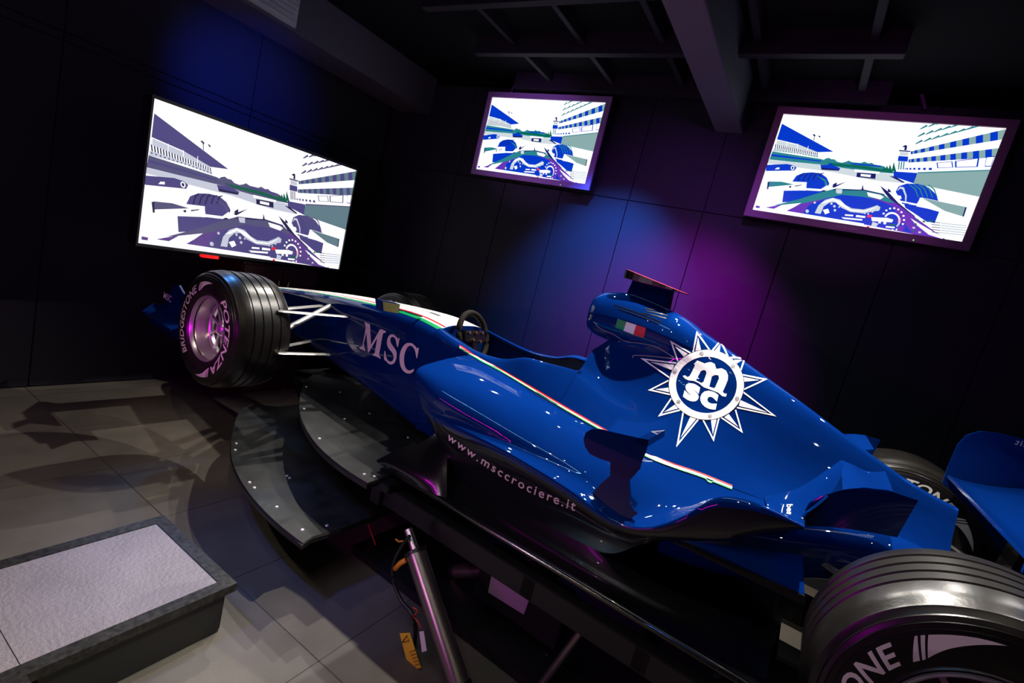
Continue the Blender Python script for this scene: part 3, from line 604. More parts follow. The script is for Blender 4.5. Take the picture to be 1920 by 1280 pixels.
# --- wheels
def tyre_prof(w, R):
    g = []
    def groove(c): g.extend([(c-.007, R), (c-.005, R-.005), (c+.005, R-.005), (c+.007, R)])
    left = [(.038, .168), (.026, .178), (.016, .188), (.004, .205), (.0, .235), (.002, .262), (.0035, .272), (.0025, .2735), (.0045, .275), (.0065, .285), (.0055, .2865), (.008, .288), (.012, .297), (.011, .2985), (.0145, .30), (.021, .309), (.023, .3135), (.030, .3145), (.046, .3225), (.07, .3275)]
    for c in (-.075, -.025, .025, .075): groove(w/2+c)
    return left + g + [(w-a, r) for a, r in reversed(left)]
def revolve(prof, n=96, close=False):
    V = [Vector((r*math.cos(2*math.pi*j/n), -a, r*math.sin(2*math.pi*j/n))) for a, r in prof for j in range(n)]
    m = len(prof); Fc = [(i*n+j, i*n+(j+1) % n, (i+1)*n+(j+1) % n, (i+1)*n+j) for i in range(m if close else m-1) for j in range(n)]
    if close: Fc = [tuple(x % (m*n) for x in f) for f in Fc]
    return V, Fc
def surf_a(prof, r):                                # axial position of the sidewall at radius r
    P = prof[:20]
    for (a0, r0_), (a1, r1_) in zip(P, P[1:]):
        if r0_ <= r <= r1_ and r1_ > r0_: return a0+(a1-a0)*(r-r0_)/(r1_-r0_)
    return P[-1][0]
def tess(V, Fc, maxlen):
    bm = bmesh.new(); vs = [bm.verts.new(v) for v in V]
    for f in Fc:
        try: bm.faces.new([vs[a] for a in f])
        except ValueError: pass
    bmesh.ops.triangulate(bm, faces=bm.faces[:])
    for _ in range(5):
        L = [e for e in bm.edges if e.calc_length() > maxlen]
        if not L: break
        bmesh.ops.subdivide_edges(bm, edges=L, cuts=1); bmesh.ops.triangulate(bm, faces=[f for f in bm.faces if len(f.verts) > 3])
    bm.verts.index_update(); V = [v.co.copy() for v in bm.verts]; Fc = [tuple(v.index for v in f.verts) for f in bm.faces]; bm.free(); return V, Fc
def ring_text(txt, c0, c1, rb, h, prof, w, side, bold=.02, shear=.25):
    V, Fc = font_mesh(txt, 1, bold, shear, 1.05); xs_ = [v.x for v in V]; x0, x1 = min(xs_), max(xs_); ys_ = [v.y for v in V]; y0, y1 = min(ys_), max(ys_)
    # a swoosh follows the word
    L = x1-x0; n0 = len(V)
    V = [Vector(((v.x-x0)/L, (v.y-y0)/(y1-y0), 0)) for v in V]
    sw_ = [(1.03, 0), (1.06, 0), (1.10, 1), (1.09, 1)], [(1.07, 0), (1.085, .02), (1.125, 1), (1.11, 1)], [(1.095, .05), (1.18, .42), (1.36, 1.0), (1.28, 1.02), (1.135, 1)]
    for P in sw_:
        k = len(V); V += [Vector((x, y, 0)) for x, y in P]; Fc = Fc + [tuple(range(k, len(V)))]
    V, Fc = tess(V, Fc, .06)
    out = []
    for v in V:
        c = math.radians(c0+(c1-c0)*v.x); r = rb+h*v.y
        a = surf_a(prof, r)-.0009
        a = a if side > 0 else w-a
        out.append(Vector((-r*math.sin(c), -a if side > 0 else -a, r*math.cos(c))))
    return out, Fc
def wheel(name, x, y_out, w, R, side, texts, label=None):
    # y_out: outer face; built with the outer face towards +y at 0, then placed
    root = empty(name, (0, 0, 0)); root.parent = car
    prof = tyre_prof(w, R); V, Fc = revolve(prof, 112)
    flip = -1 if side < 0 else 1
    def place(V): return [Vector((x+v.x, (y_out+v.y) if side > 0 else (-y_out-v.y), .33+v.z)) for v in V]
    fix = (lambda F: flipf(F)) if side > 0 else (lambda F: F)
    mesh('tyre', place(V), [tuple(f[::-1]) for f in fix(Fc)], RUBBER, root, True, angle=28)
    # rim: lip, deep dish, flange
    rp_ = [(.030, .166), (.017, .176), (.013, .181), (.018, .183), (.026, .178), (.034, .172), (.046, .167), (.095, .160), (.108, .158), (.114, .150), (.150, .150), (w-.05, .150), (w-.02, .178)]
    V, Fc = revolve(rp_, 72); r = MB(); r.add(place(V), [tuple(f[::-1]) for f in fix(Fc)])
    r.build('rim', RIM, root, True, 40)
    sp = MB()
    for k in range(10):
        a = 2*math.pi*k/10+.2; ca, sa = math.cos(a), math.sin(a); tx_, tz_ = -sa, ca
        P = []
        for rr, hw, dp in ((.028, .011, .098), (.08, .0065, .104), (.135, .0065, .108), (.158, .012, .110)):
            for s, dd in ((-1, 0), (1, 0), (1, .018), (-1, .018)): P.append(Vector((rr*ca+tx_*hw*s, -(dp+dd), rr*sa+tz_*hw*s)))
        Fs = [(4*i+j, 4*i+(j+1) % 4, 4*i+4+(j+1) % 4, 4*i+4+j) for i in range(3) for j in range(4)]
        sp = MB(); sp.add(place(P), Fs+[(0, 1, 2, 3)]); sp.build('spoke', RIM, root)
    V, Fc = revolve([(.082, .001), (.080, .020), (.086, .034), (.098, .042), (.13, .044)], 24); hbm = MB(); hbm.add(place(V), [tuple(f[::-1]) for f in fix(Fc)]); hbm.build('hub', RIM, root, True, 40)
    V, Fc = revolve([(.128, .001), (.128, .138)], 40); MB().add(place(V), fix([tuple(f[::-1]) for f in Fc])).build('brake_disc', BLACKM, root)
    for txt, c0, c1, rb, h, s in texts:
        V, Fc = ring_text(txt, c0, c1, rb, h, prof, w, s)
        if side < 0: V = [Vector((-v.x, v.y, v.z)) for v in V]     # keeps the writing readable from +y through the mirror
        if side < 0: V = [Vector((x+(-v.x), -y_out-v.y, .33+v.z)) for v in V]
        else: V = [Vector((x+v.x, y_out+v.y, .33+v.z)) for v in V]
        mesh('lettering', V, Fc, mat('tyre_lettering', (.62, .58, .54), .5), root)
    return root
B, P_ = 'BRIDGESTONE', 'POTENZA'
RF, RR_ = .33, .33
wheel('front_wheel', 3.27, .85, .337, RF, 1, [(B, -141, -33, .214, .043, 1), (P_, 36, 144, .220, .045, 1)])
wheel('front_wheel', 3.27, .85, .337, RF, -1, [(B, -40, 66, .212, .045, -1)])
wheel('rear_wheel', 0, .913, .38, RR_, 1, [(B, -170, -53, .217, .047, 1), (P_, 20, 130, .217, .047, 1)])
wheel('rear_wheel', 0, .913, .38, RR_, -1, [(B, -75, 38, .215, .045, -1)])
# --- suspension
ARM = mat('wishbone_silver', (.55, .53, .50), .3, .8)
def arm(name, a, b, r, flat=.35, m=ARM):
    for s in (1, -1):
        A = Vector((a[0], a[1]*s, a[2])); B_ = Vector((b[0], b[1]*s, b[2])); d = B_-A
        MB().tube([A, A+d*.06, B_-d*.06, B_], [r*.7, r, r, r*.7], 12, flat=flat).build(name, m, car, True, 60)
arm('wishbone', cp(653, 594, 'y', .20), cp(520, 583, 'y', .62), .021)
arm('wishbone', cp(606, 573, 'y', .17), cp(520, 580, 'y', .60), .021)
arm('pushrod', cp(621, 572, 'y', .17), cp(530, 620, 'y', .58), .018, .8)
arm('wishbone', cp(637, 665, 'y', .20), cp(520, 662, 'y', .62), .021)
arm('wishbone', cp(592, 637, 'y', .18), cp(520, 652, 'y', .60), .018)
arm('rear_wishbone', cp(1530, 1046, 'y', .30), Vector((.03, .60, .40)), .016, .7)
arm('rear_wishbone', Vector((-.22, .16, .42)), Vector((.0, .60, .42)), .014, .7, BLACKM)
arm('rear_wishbone', Vector((.30, .25, .18)), Vector((.0, .60, .17)), .016, .7, BLACKM)
arm('drive_shaft', Vector((-.02, .12, .33)), Vector((-.0, .62, .33)), .03, 1, BLACKM)
# --- front wing
def mir_build(name, f, m, sm=False, ang=None):
    for s in (1, -1):
        mb = f()
        if s < 0: mb.V = mirr(mb.V); mb.F = flipf(mb.F)
        mb.build(name, m, car, sm, ang)
FWX = 4.02
def ep():
    P = [cp(326, 536, 'x', 4.0), cp(352, 547, 'x', 3.9)]
    ys_ = .70
    prof = [(3.78, .10), (4.25, .10), (4.27, .20), (4.22, .24), (4.10, .26), (3.985, .425), (3.93, .435), (3.86, .40), (3.78, .385)]
    return MB().prism([(x, ys_, z) for x, z in prof], (0, -.012, 0))
mir_build('front_endplate', ep, PAINT)
mir_build('front_footplate', lambda: MB().sheet([(4.26, .69, .235), (3.80, .69, .215), (3.74, .80, .20), (4.16, .79, .20)], .012), PAINT)
mb = MB(); 
for x0, x1, z0, z1 in ((4.25, 4.0, .12, .16), (4.02, 3.86, .17, .25)):
    mb.prism([(x0, .69, z0), (x1, .69, z1), (x1, .69, z1+.012), (x0+.005, .69, z0+.014)], (0, -1.38, 0))
mb.build('front_wing', PAINT, car)
mir_build('wing_pylon', lambda: MB().prism([(4.20, .07, .15), (4.05, .07, .15), (4.02, .075, .30), (4.22, .075, .30)], (0, .012, 0)), PAINT)
V, Fc = font_mesh('MSC', .06, .001)
mesh('lettering', [Vector((4.11-v.x, .702, .31+v.y-v.x*.05)) for v in V], Fc, WHITEP, car)
# --- floor of the car
fe = [(2.02, .60), (1.98, .63), (1.9, .635), (1.35, .64), (.9, .64), (.36, .64)]
fp = [(x, y, .055) for x, y in fe] + [(.34, .60, .055), (.34, .15, .055), (-.2, .15, .055)]
full = fp + [(x, -y, z) for x, y, z in reversed(fp)]
fm = MB().prism(full, (0, 0, -.018)); fm.build('undertray', CARBON, car)
FG = []
for x, o1 in ((2.0, .50), (1.80, .50), (1.6, .52), (1.35, .54), (1.1, .555), (.9, .56), (.7, .55), (.5, .50), (.36, .45)):
    FG.append([(x, o1-.05, .125), (x, o1, .095), (x, o1+(.64-o1)*.3, .075), (x, o1+(.64-o1)*.7, .063), (x, .632, .060), (x, .642, .050)])
V, Fc, *_ = grid(FG, 4, 3)
for vv, s in ((V, 1), (mirr(V), -1)): thicken('floor_fillet', vv, Fc, .006, [CARBON], car, (0, .2*s, 1))
mir_build('floor_edge', lambda: MB().tube([(2.0, .635, .050), (1.35, .643, .050), (.36, .643, .050)], .006, 8), mat('edge_metal', (.45, .42, .40), .25, 1), True)
# turned-up corner of the floor ahead of the side pod
rowsH = [[cp(706, 862, 'y', .66), cp(745, 843, 'y', .62), cp(790, 829, 'y', .56), cp(826, 804, 'y', .50)],
         [cp(707, 866, 'y', .665), cp(752, 862, 'y', .64), cp(800, 852, 'y', .59), cp(842, 822, 'y', .54)],
         [cp(716, 872, 'y', .655), cp(765, 886, 'y', .65), cp(812, 890, 'y', .62), cp(838, 868, 'y', .58)],
         [cp(722, 880, 'y', .645), cp(778, 908, 'y', .645), cp(820, 930, 'y', .635), cp(838, 938, 'y', .62)]]
V, Fc, *_ = grid(rowsH, 4, 4)
for vv, s in ((V, 1), (mirr(V), -1)): thicken('bargeboard', vv, Fc, .006, [CARBON], car, (0, s, .5))
# --- rear deck, flip-ups, tail
BX = [((.78), .50, .43, .18), (.62, .47, .43, .19), (.45, .40, .455, .22), (.30, .345, .49, .30), (.15, .30, .515, .34), (.0, .25, .50, .34), (-.06, .20, .48, .35)]
rows = []
for x, ho, zt, zb in BX:
    rows.append([(x, .12, zt-.01), (x, ho*.65, zt), (x, ho*.88, zt-.012), (x, ho*.98, zt-.035), (x, ho, (zt*2+zb)/3), (x, ho*.96, (zt+2*zb)/3), (x, ho*.8, zb), (x, .12, zb-.02)])
V, Fc, *_ = grid(rows, 5, 4)
for vv, s in ((V, 1), (mirr(V), -1)): thicken('gearbox_shroud', vv, Fc, .005, [PAINT, INTERIOR], car, (0, s, .5))
V5 = [cp(px, py, 'y', .5) for px, py in ((1509, 986), (1510, 955), (1517, 943), (1535, 932), (1575, 919), (1620, 914), (1665, 919), (1722, 938), (1702, 972), (1682, 1007), (1640, 999), (1590, 991), (1548, 987))]
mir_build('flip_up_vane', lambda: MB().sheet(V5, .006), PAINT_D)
ti = [cp(px, py, 'y', .20) for px, py in ((1577, 862), (1600, 871), (1628, 884), (1660, 883))]
to = [cp(px, py, 'y', .5) for px, py in ((1580, 918), (1605, 915), (1640, 916), (1675, 921))]
V, Fc, *_ = grid([ti, [a.lerp(b, .5) for a, b in zip(ti, to)], to], 4, 4)
for vv, s in ((V, 1), (mirr(V), -1)): thicken('flip_up_wing', vv, Fc, .006, [PAINT], car, (0, 0, 1))
r0_ = [Vector((.52, .26, .492)), Vector((.50, .36, .485)), Vector((.47, .50, .52)), Vector((.44, .62, .570))]
r1_ = [ti[0], ti[0].lerp(to[0], .4), cp(1550, 927, 'y', .5), cp(1509, 960, 'y', .56)]
r2_ = [a.lerp(b, .5)-Vector((0, 0, .035)) for a, b in zip(r0_, r1_)]
V, Fc, *_ = grid([r0_, r2_, r1_], 5, 4); Vr, Fr = V, Fc
for vv, s in ((V, 1), (mirr(V), -1)): thicken('flip_up_ramp', vv, Fc, .006, [PAINT], car, (1, 0, 1))
# lower flank panel ahead of the rear tyre
fa, fb, fc_ = Vector((.67, .655, .385)), cp(1505, 1040, 'y', .5), cp(1509, 1117, 'y', .64)
mir_build('rear_flank', lambda: MB().sheet([fa, fb, fc_], .008), PAINT)
fd = cp(1509, 1136, 'y', .645)
mir_build('flank_skirt', lambda: MB().sheet([fa+Vector((0, .004, -.012)), fc_+Vector((0, .004, 0)), fd, Vector((.72, .645, .35))], .006), CARBON)
# winglet with stem on the side pod
wl_o = [(1109, 804), (1123, 804), (1157, 812), (1193, 820), (1216, 824), (1211, 847), (1204, 862), (1199, 881), (1170, 874), (1144, 866), (1125, 860), (1106, 851), (1097, 838), (1094, 823), (1098, 811)]
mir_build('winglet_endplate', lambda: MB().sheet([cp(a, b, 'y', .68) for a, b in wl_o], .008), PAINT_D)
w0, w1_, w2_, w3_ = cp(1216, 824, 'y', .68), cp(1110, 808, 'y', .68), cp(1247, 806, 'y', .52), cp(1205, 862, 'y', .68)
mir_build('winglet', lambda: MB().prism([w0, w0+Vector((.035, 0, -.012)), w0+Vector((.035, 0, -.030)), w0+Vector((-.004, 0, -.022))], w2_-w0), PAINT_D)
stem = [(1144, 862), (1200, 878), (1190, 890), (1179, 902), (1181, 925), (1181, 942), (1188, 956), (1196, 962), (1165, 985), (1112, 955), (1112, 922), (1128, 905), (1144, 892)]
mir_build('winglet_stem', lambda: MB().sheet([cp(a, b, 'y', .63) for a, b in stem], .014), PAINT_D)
# --- rear wing
RWm = [[(x, y, z) for y in (-.47, -.2, .1, .47)] for x, z in ((-.075, .672), (-.12, .668), (-.20, .68), (-.30, .712), (-.40, .76))]
V, Fc, *_ = grid(RWm, 4, 2); thicken('rear_wing', V, Fc, .012, [PAINT], car, (0, 0, 1))
V, Fc, *_ = grid([[(x, y, z) for y in (-.47, .47)] for x, z in ((-.42, .80), (-.50, .86), (-.56, .93))], 4, 2); thicken('rear_wing_flap', V, Fc, .01, [PAINT], car, (0, 0, 1))
epr = [(-.07, .63), (-.068, .70), (-.07, .80), (-.085, .85), (-.12, .882), (-.18, .895), (-.30, .90), (-.62, .96), (-.66, .95), (-.66, .40), (-.35, .40), (-.20, .55)]
for s in (1, -1):
    MB().prism([(x, s*.475, z) for x, z in epr], (0, s*.012, 0)).build('rear_endplate', PAINT, car)
MB().prism([(-.18, .06, .45), (-.34, .06, .45), (-.34, .06, .71), (-.2, .06, .68)], (0, -.12, 0)).build('wing_support', CARBON, car)
V, Fc = font_mesh('www.msccrociere.it', .036, .0005, 0, 1.1)
mesh('lettering', [Vector((-.150-(.40-v.x), -.473, .868+v.y*.9+(.40-v.x)*.02)) for v in V], flipf(Fc), mat('wing_lettering', (.5, .5, .55), .5), car)
MB().box((-.3, 0, .30), (.22, .12, .14), bev=.03).build('gearbox', BLACKM, car)

# ------------------------------------------------------------------ decals: flat prints laid onto the painted skin
AV = []; AF = []
for V, Fc in TREES:
    n = len(AV); AV += [tuple(v) for v in V]; AF += [tuple(a+n for a in f) for f in Fc]
BT = BVHTree.FromPolygons(AV, AF)
def lay(px, py, off):
    d = ray_car(px, py).normalized(); h = BT.ray_cast(CC, d)
    if h[0] is None:
        h = BT.find_nearest(CC + d*2.0); 
    n = h[1]
    if n.dot(d) > 0: n = -n
    return h[0] + n*off
def shape(polys, maxlen):
    """polygons [(outer, hole, hole..)] in traced coordinates -> triangulated mesh"""
    c = bpy.data.curves.new('s', 'CURVE'); c.dimensions = '2D'; c.fill_mode = 'BOTH'
    for P in polys:
        s = c.splines.new('POLY'); s.points.add(len(P)-1)
        for k, p in enumerate(P): s.points[k].co = (p[0], -p[1], 0, 1)
        s.use_cyclic_u = True
    o = bpy.data.objects.new('s', c); COL.objects.link(o); bpy.context.view_layer.update()
    me = bpy.data.meshes.new_from_object(o.evaluated_get(bpy.context.evaluated_depsgraph_get()))
    V = [Vector((v.co.x, -v.co.y, 0)) for v in me.vertices]; Fc = [tuple(p.vertices) for p in me.polygons]
    bpy.data.objects.remove(o); bpy.data.curves.remove(c); bpy.data.meshes.remove(me)
    return tess(V, Fc, maxlen)
def decal(name, V, Fc, tr, off, m, parent=car):
    P = [lay(*tr(v.x, v.y), off) for v in V]
    out = []
    for f in Fc:
        a, b, c = (P[i] for i in f)
        if max((a-b).length, (b-c).length, (a-c).length) > .12: continue
        nn = (b-a).cross(c-a); out.append(f if nn.dot(CC-a) > 0 else f[::-1])
    return mesh(name, P, out, m, parent)
# emblem (traced from a crop at 5.567 px per pixel)
TL_ = lambda x, y: (1195+x/5.567, 610+y/5.567)
ecx, ecy = 721, 622
def ell(rx, ry, n=72, rot=0): return [(ecx+rx*math.cos(2*math.pi*k/n), ecy+ry*math.sin(2*math.pi*k/n)) for k in range(n)]
tips = [(615, 60), (868, 150), (1128, 338), (1357, 562), (1450, 950), (1100, 1125), (795, 1213), (405, 1272), (216, 953), (111, 678), (33, 340), (342, 155)]
bases = [((568, 272), (768, 252)), ((775, 250), (960, 318)), ((975, 320), (1092, 478)), ((1085, 500), (1122, 678)), ((1118, 690), (1046, 872)), ((1040, 885), (870, 975)), ((862, 980), (668, 985)), ((648, 985), (465, 905)), ((455, 895), (350, 745)), ((338, 735), (325, 560)), ((322, 550), (400, 378)), ((408, 368), (560, 275))]
white = []; facets = []
for (tx_, ty_), ((ax_, ay_), (bx_, by_)) in zip(tips, bases):
    T = Vector((tx_, ty_)); A_ = Vector((ax_, ay_)); B_ = Vector((bx_, by_)); C_ = Vector((ecx, ecy))
    A_ = A_ + (C_-A_)*.03; B_ = B_ + (C_-B_)*.03
    mid = (A_+B_)/2; mid = mid+(C_-mid)*.05
    cen = (T+A_+B_)/3
    wd = 15
    def inset(P, d):
        out = []
        n = len(P); s = sum(P[i-1].x*P[i].y-P[i].x*P[i-1].y for i in range(n))
        for i in range(n):
            a, b, c = P[i-1], P[i], P[(i+1) % n]
            e1 = (b-a).normalized(); e2 = (c-b).normalized(); n1 = Vector((-e1.y, e1.x)); n2 = Vector((-e2.y, e2.x))
            if s < 0: n1, n2 = -n1, -n2
            k = 1+n1.dot(n2); out.append(b+(n1+n2)*(d/max(k, .12)))
        return out
    I_ = inset([T, B_, A_], wd)
    # open at the ring side: keep the inner triangle's base on the ring
    Ib = I_[1] + (I_[1]-I_[0]).normalized()*wd*1.1; Ia = I_[2]+(I_[2]-I_[0]).normalized()*wd*1.1
    white += [[tuple(T), tuple(B_), tuple(Ib), tuple(I_[0]), tuple(Ia), tuple(A_)]]
    J = inset([I_[0], Ib, Ia], 13)
    far = J[1] if (T-C_).x*(0) + 1 and (J[1].y+J[1].x*.2 > J[2].y+J[2].x*.2) == (T.y > ecy) else J[2]
    facets.append([tuple(J[0]), tuple((J[1]+J[2])/2+((J[1]+J[2])/2-J[0]).normalized()*8), tuple(far)])
V, Fc = [], []
for P in white+facets:
    v, f = shape([P], 28); n = len(V); V += v; Fc += [tuple(a+n for a in g) for g in f]
emb = decal('emblem', V, Fc, TL_, .0022, WHITEP); emb['label'] = 'white star burst emblem around a ring with the letters m sc'
v, f = shape([ell(396, 370), ell(318, 297)], 28); decal('emblem_outline', v, f, TL_, .0027, INK, emb)
v, f = shape([ell(389, 363), ell(316, 295)], 28); decal('emblem_ring', v, f, TL_, .0034, WHITEP, emb)
v, f = shape([ell(317, 296)], 28); decal('emblem_field', v, f, TL_, .0020, PAINT, emb)
for x, y in ((668, 297), (995, 430), (1040, 767), (753, 950), (431, 802), (396, 480)):
    c = lambda r: [(x+r*math.cos(k*math.pi/8), y+r*math.sin(k*math.pi/8)) for k in range(16)]
    v, f = shape([c(20), c(14)], 40); decal('emblem_rivet', v, f, TL_, .0055, INK, emb)
    v, f = shape([c(6)], 40); decal('emblem_rivet', v, f, TL_, .0055, INK, emb)
mo_ = [(625, 365), (706, 398), (712, 392), (765, 383), (805, 402), (824, 455), (880, 448), (925, 474), (945, 520), (943, 570), (915, 640), (890, 692), (905, 711), (932, 713), (924, 745), (885, 739), (842, 702), (750, 667), (690, 645), (640, 603), (590, 580), (535, 575), (498, 556), (475, 527), (500, 522), (522, 540), (545, 530), (575, 475), (603, 415), (590, 402)]
h1_ = [(662, 478), (690, 465), (715, 472), (722, 500), (690, 590), (668, 602), (612, 574)]; h2_ = [(778, 532), (812, 516), (845, 522), (852, 552), (810, 650), (795, 655), (750, 640)]
v, f = shape([mo_, h1_, h2_], 28); decal('emblem_letter', v, f, TL_, .0034, WHITEP, emb)
for ch, cx_, cy_, sz, rot in (('s', 570, 700, 405, .32), ('c', 745, 774, 405, .32)):
    V, Fc = font_mesh(ch, 1, .05); xs_ = [p.x for p in V]; ys_ = [p.y for p in V]; mx, my = (min(xs_)+max(xs_))/2, (min(ys_)+max(ys_))/2
    V = [Vector((cx_+((p.x-mx)*math.cos(rot)+(p.y-my)*math.sin(rot)*.6)*sz*.98, cy_+((p.x-mx)*math.sin(rot)-(p.y-my)*math.cos(rot)*.82)*sz, 0)) for p in V]
    v, f = tess(V, Fc, 28); decal('emblem_letter', v, f, TL_, .0034, WHITEP, emb)
# MSC on the chassis side (crop at 11.64)
TM = lambda x, y: (665+x/11.64, 595+y/11.64)
Mg = [(218, 95), (340, 148), (345, 260), (362, 600), (560, 262), (585, 255), (690, 300), (688, 322), (668, 338), (635, 340), (620, 370), (540, 800), (548, 840), (575, 885), (568, 902), (500, 862), (410, 828), (398, 800), (425, 795), (445, 770), (500, 440), (325, 745), (298, 775), (290, 690), (262, 330), (205, 560), (215, 650), (238, 718), (225, 730), (185, 708), (112, 675), (105, 655), (165, 628), (180, 600), (248, 230), (235, 150)]
Sg = [(985, 460), (950, 635), (932, 630), (915, 560), (900, 490), (870, 440), (830, 425), (795, 445), (785, 490), (800, 560), (860, 650), (905, 720), (922, 790), (918, 880), (890, 960), (850, 1010), (800, 1025), (745, 1008), (700, 960), (650, 915), (650, 830), (658, 735), (675, 740), (685, 820), (705, 890), (745, 945), (790, 962), (835, 940), (855, 880), (850, 825), (810, 750), (750, 680), (715, 600), (710, 530), (725, 460), (760, 395), (820, 368), (875, 385), (930, 440), (955, 460)]
Cg = [(1405, 665), (1370, 875), (1352, 872), (1340, 800), (1320, 720), (1285, 655), (1235, 620), (1190, 622), (1145, 670), (1105, 760), (1085, 870), (1085, 970), (1105, 1070), (1145, 1130), (1195, 1155), (1250, 1145), (1295, 1120), (1292, 1165), (1250, 1205), (1190, 1225), (1120, 1205), (1055, 1150), (1005, 1050), (985, 930), (990, 820), (1020, 710), (1070, 620), (1130, 568), (1200, 555), (1270, 572), (1340, 640), (1370, 675)]
for G in (Mg, Sg, Cg):
    G2 = [tuple(p[:2]) for p in (loop_sm([(a, b, 0) for a, b in G], 3) if G is not Mg else [(a, b) for a, b in G])]
    v, f = shape([G2], 60); decal('lettering', v, f, TM, .002, mat('pink_lit_decal', (.85, .68, .74), .4, 0, .3))  # white lettering with its pinkish light put into the colour
# tricolour on the airbox
T6 = lambda x, y: (1110+x/7.111, 495+y/7.111)
for m, P in ((GREENP, [(345, 725), (462, 768), (422, 885), (312, 845)]), (WHITEP, [(462, 768), (592, 808), (552, 935), (422, 885)]), (REDP, [(592, 808), (720, 850), (692, 982), (552, 935)])):
    v, f = shape([P], 30); decal('flag_stripe', v, f, T6, .002, m)
# pin stripe under the airbox
def strip(pts, w): 
    P = loop_sm([(a, b, 0) for a, b in pts], 6, False); L = []; R_ = []
    for k, p in enumerate(P):
        d = (P[min(k+1, len(P)-1)]-P[max(k-1, 0)]).normalized(); n = Vector((-d.y, d.x, 0)); ww = w[0]+(w[1]-w[0])*k/(len(P)-1) if isinstance(w, tuple) else w
        L.append(p+n*ww/2); R_.append(p-n*ww/2)
    n = len(P); V = L+R_; return V, [(k, k+1, n+k+1, n+k) for k in range(n-1)]
ID = lambda x, y: (x, y)
def stripd(name, pts, w, m, off=.0016):
    V, Fc = strip(pts, w); V, Fc = tess(V, Fc, 14); return decal(name, V, Fc, ID, off, m)
SEAM = mat('seam_line', (.30, .25, .22), .4)
stripd('body_seam', [(1117, 608), (1130, 618), (1150, 626), (1172, 639), (1200, 643), (1230, 650), (1264, 670)], 1.3, SEAM)
stripd('body_seam', [(1186, 671), (1190, 666), (1215, 667), (1264, 672)], 1.3, SEAM)
for k, (a, b) in enumerate((((1152, 571), (1240, 603)), ((1158, 578), (1236, 607)), ((1208, 578), (1250, 587)), ((1212, 583), (1252, 592)), ((1205, 587), (1249, 597)))):
    stripd('cooling_gill', [a, ((a[0]+b[0])/2, (a[1]+b[1])/2-1), b], 1.8, INK)
# tricolour line along the seam of the side pod
sl = [(862, 650), (900, 674), (940, 695), (1000, 730), (1050, 760), (1100, 789), (1150, 818), (1210, 852), (1260, 872), (1310, 889), (1345, 903), (1372, 914)]
for m, dy in ((REDP, -2.4), (WHITEP, 0.6), (GREENP, 3.2)):
    stripd('tricolour_line', [(a, b+dy*(.7 if a < 950 else 1)) for a, b in sl], (2.4, 3.2), m, .004)
# white top of the nose with green and red borders, laid on from above
def nose_hw(x):
    for (x0, h0, _, _), (x1, h1, _, _) in zip(CH, CH[1:]):
        if x1 <= x <= x0: return h0+(h1-h0)*(x0-x)/(x0-x1)
    return CH[-1][1]
def nose_band(u0, u1, x0, x1, m, off, n=60, nu=6, grow=0):
    V = []; nx = n
    for i in range(nx+1):
        x = x0+(x1-x0)*i/nx; hw = nose_hw(x)
        for j in range(nu+1):
            g = 1+grow*i/nx; u = u0+(u1-u0)*g*j/nu; h = BT.ray_cast(Vector((x, abs(u)*hw+.0005, 1.4)), Vector((0, 0, -1)))
            V.append(Vector((x, u*hw, h[0].z+off)))
    k = nu+1; Fc = [(i*k+j, i*k+j+1, (i+1)*k+j+1, (i+1)*k+j) for i in range(nx) for j in range(nu)]
    if (V[1]-V[0]).cross(V[k]-V[0]).z < 0: Fc = flipf(Fc)
    mesh('nose_stripe', V, Fc, m, car)
nose_band(-.70, .70, 4.2, 2.180, WHITEP, .0015, nu=14)
nose_band(.70, .75, 4.2, 2.178, GREENP, .0015, grow=.9)
nose_band(-.70, -.75, 4.2, 2.178, REDP, .0015, grow=.6)
nose_band(.60, .625, 3.6, 2.182, REDP, .0025, grow=.9)
nose_band(-.62, -.60, 3.6, 2.182, REDP, .0025)
nose_band(.16, .19, 2.75, 2.42, INK, .0025); nose_band(.12, .23, 2.42, 2.34, INK, .0025)
# web address along the side pod
V, Fc = font_mesh('www.msccrociere.it', 1, .012, 0, 1.32)
xs_ = [p.x for p in V]; x0, x1 = min(xs_), max(xs_)
bl = loop_sm([(838, 822, 0), (870, 846, 0), (905, 870, 0), (945, 896, 0), (985, 918, 0), (1030, 938, 0), (1078, 957, 0)], 8, False)
cum = [0]
for a, b in zip(bl, bl[1:]): cum.append(cum[-1]+(b-a).length)
def along(s):
    s = max(0, min(cum[-1]-1e-4, s)); k = max(i for i in range(len(cum)-1) if cum[i] <= s); t = (s-cum[k])/(cum[k+1]-cum[k]); d = (bl[k+1]-bl[k]).normalized(); return bl[k].lerp(bl[k+1], t), d
v, f = tess(V, Fc, .3); out = []
for p in v:
    t = (p.x-x0)/(x1-x0); q, d = along(t*cum[-1]); s = 19+6*t; n = Vector((d.y, -d.x, 0)); n = (n+Vector((-.12, -.25, 0))).normalized()
    out.append(q + n*p.y*s)
decal('lettering', out, f, ID, .002, mat('pink_lit_decal', (.85, .68, .74)))
# small sponsor print on the flip-up ramp
AV2 = Vr; BT2 = BVHTree.FromPolygons([tuple(v) for v in Vr], [tuple(f) for f in Fr]); BT_old = BT; BT = BT2
V, Fc = font_mesh('beste', 1, .02); out = []
for p in V: out.append(Vector((1476+p.y*16, 946+p.x*14.5, 0)))
v, f = tess(out, Fc, 8); decal('lettering', v, f, ID, .003, WHITEP)
stripd('lettering', [(1470, 947), (1467, 957), (1466, 967)], 1.6, WHITEP, .003)
BT = BT_old

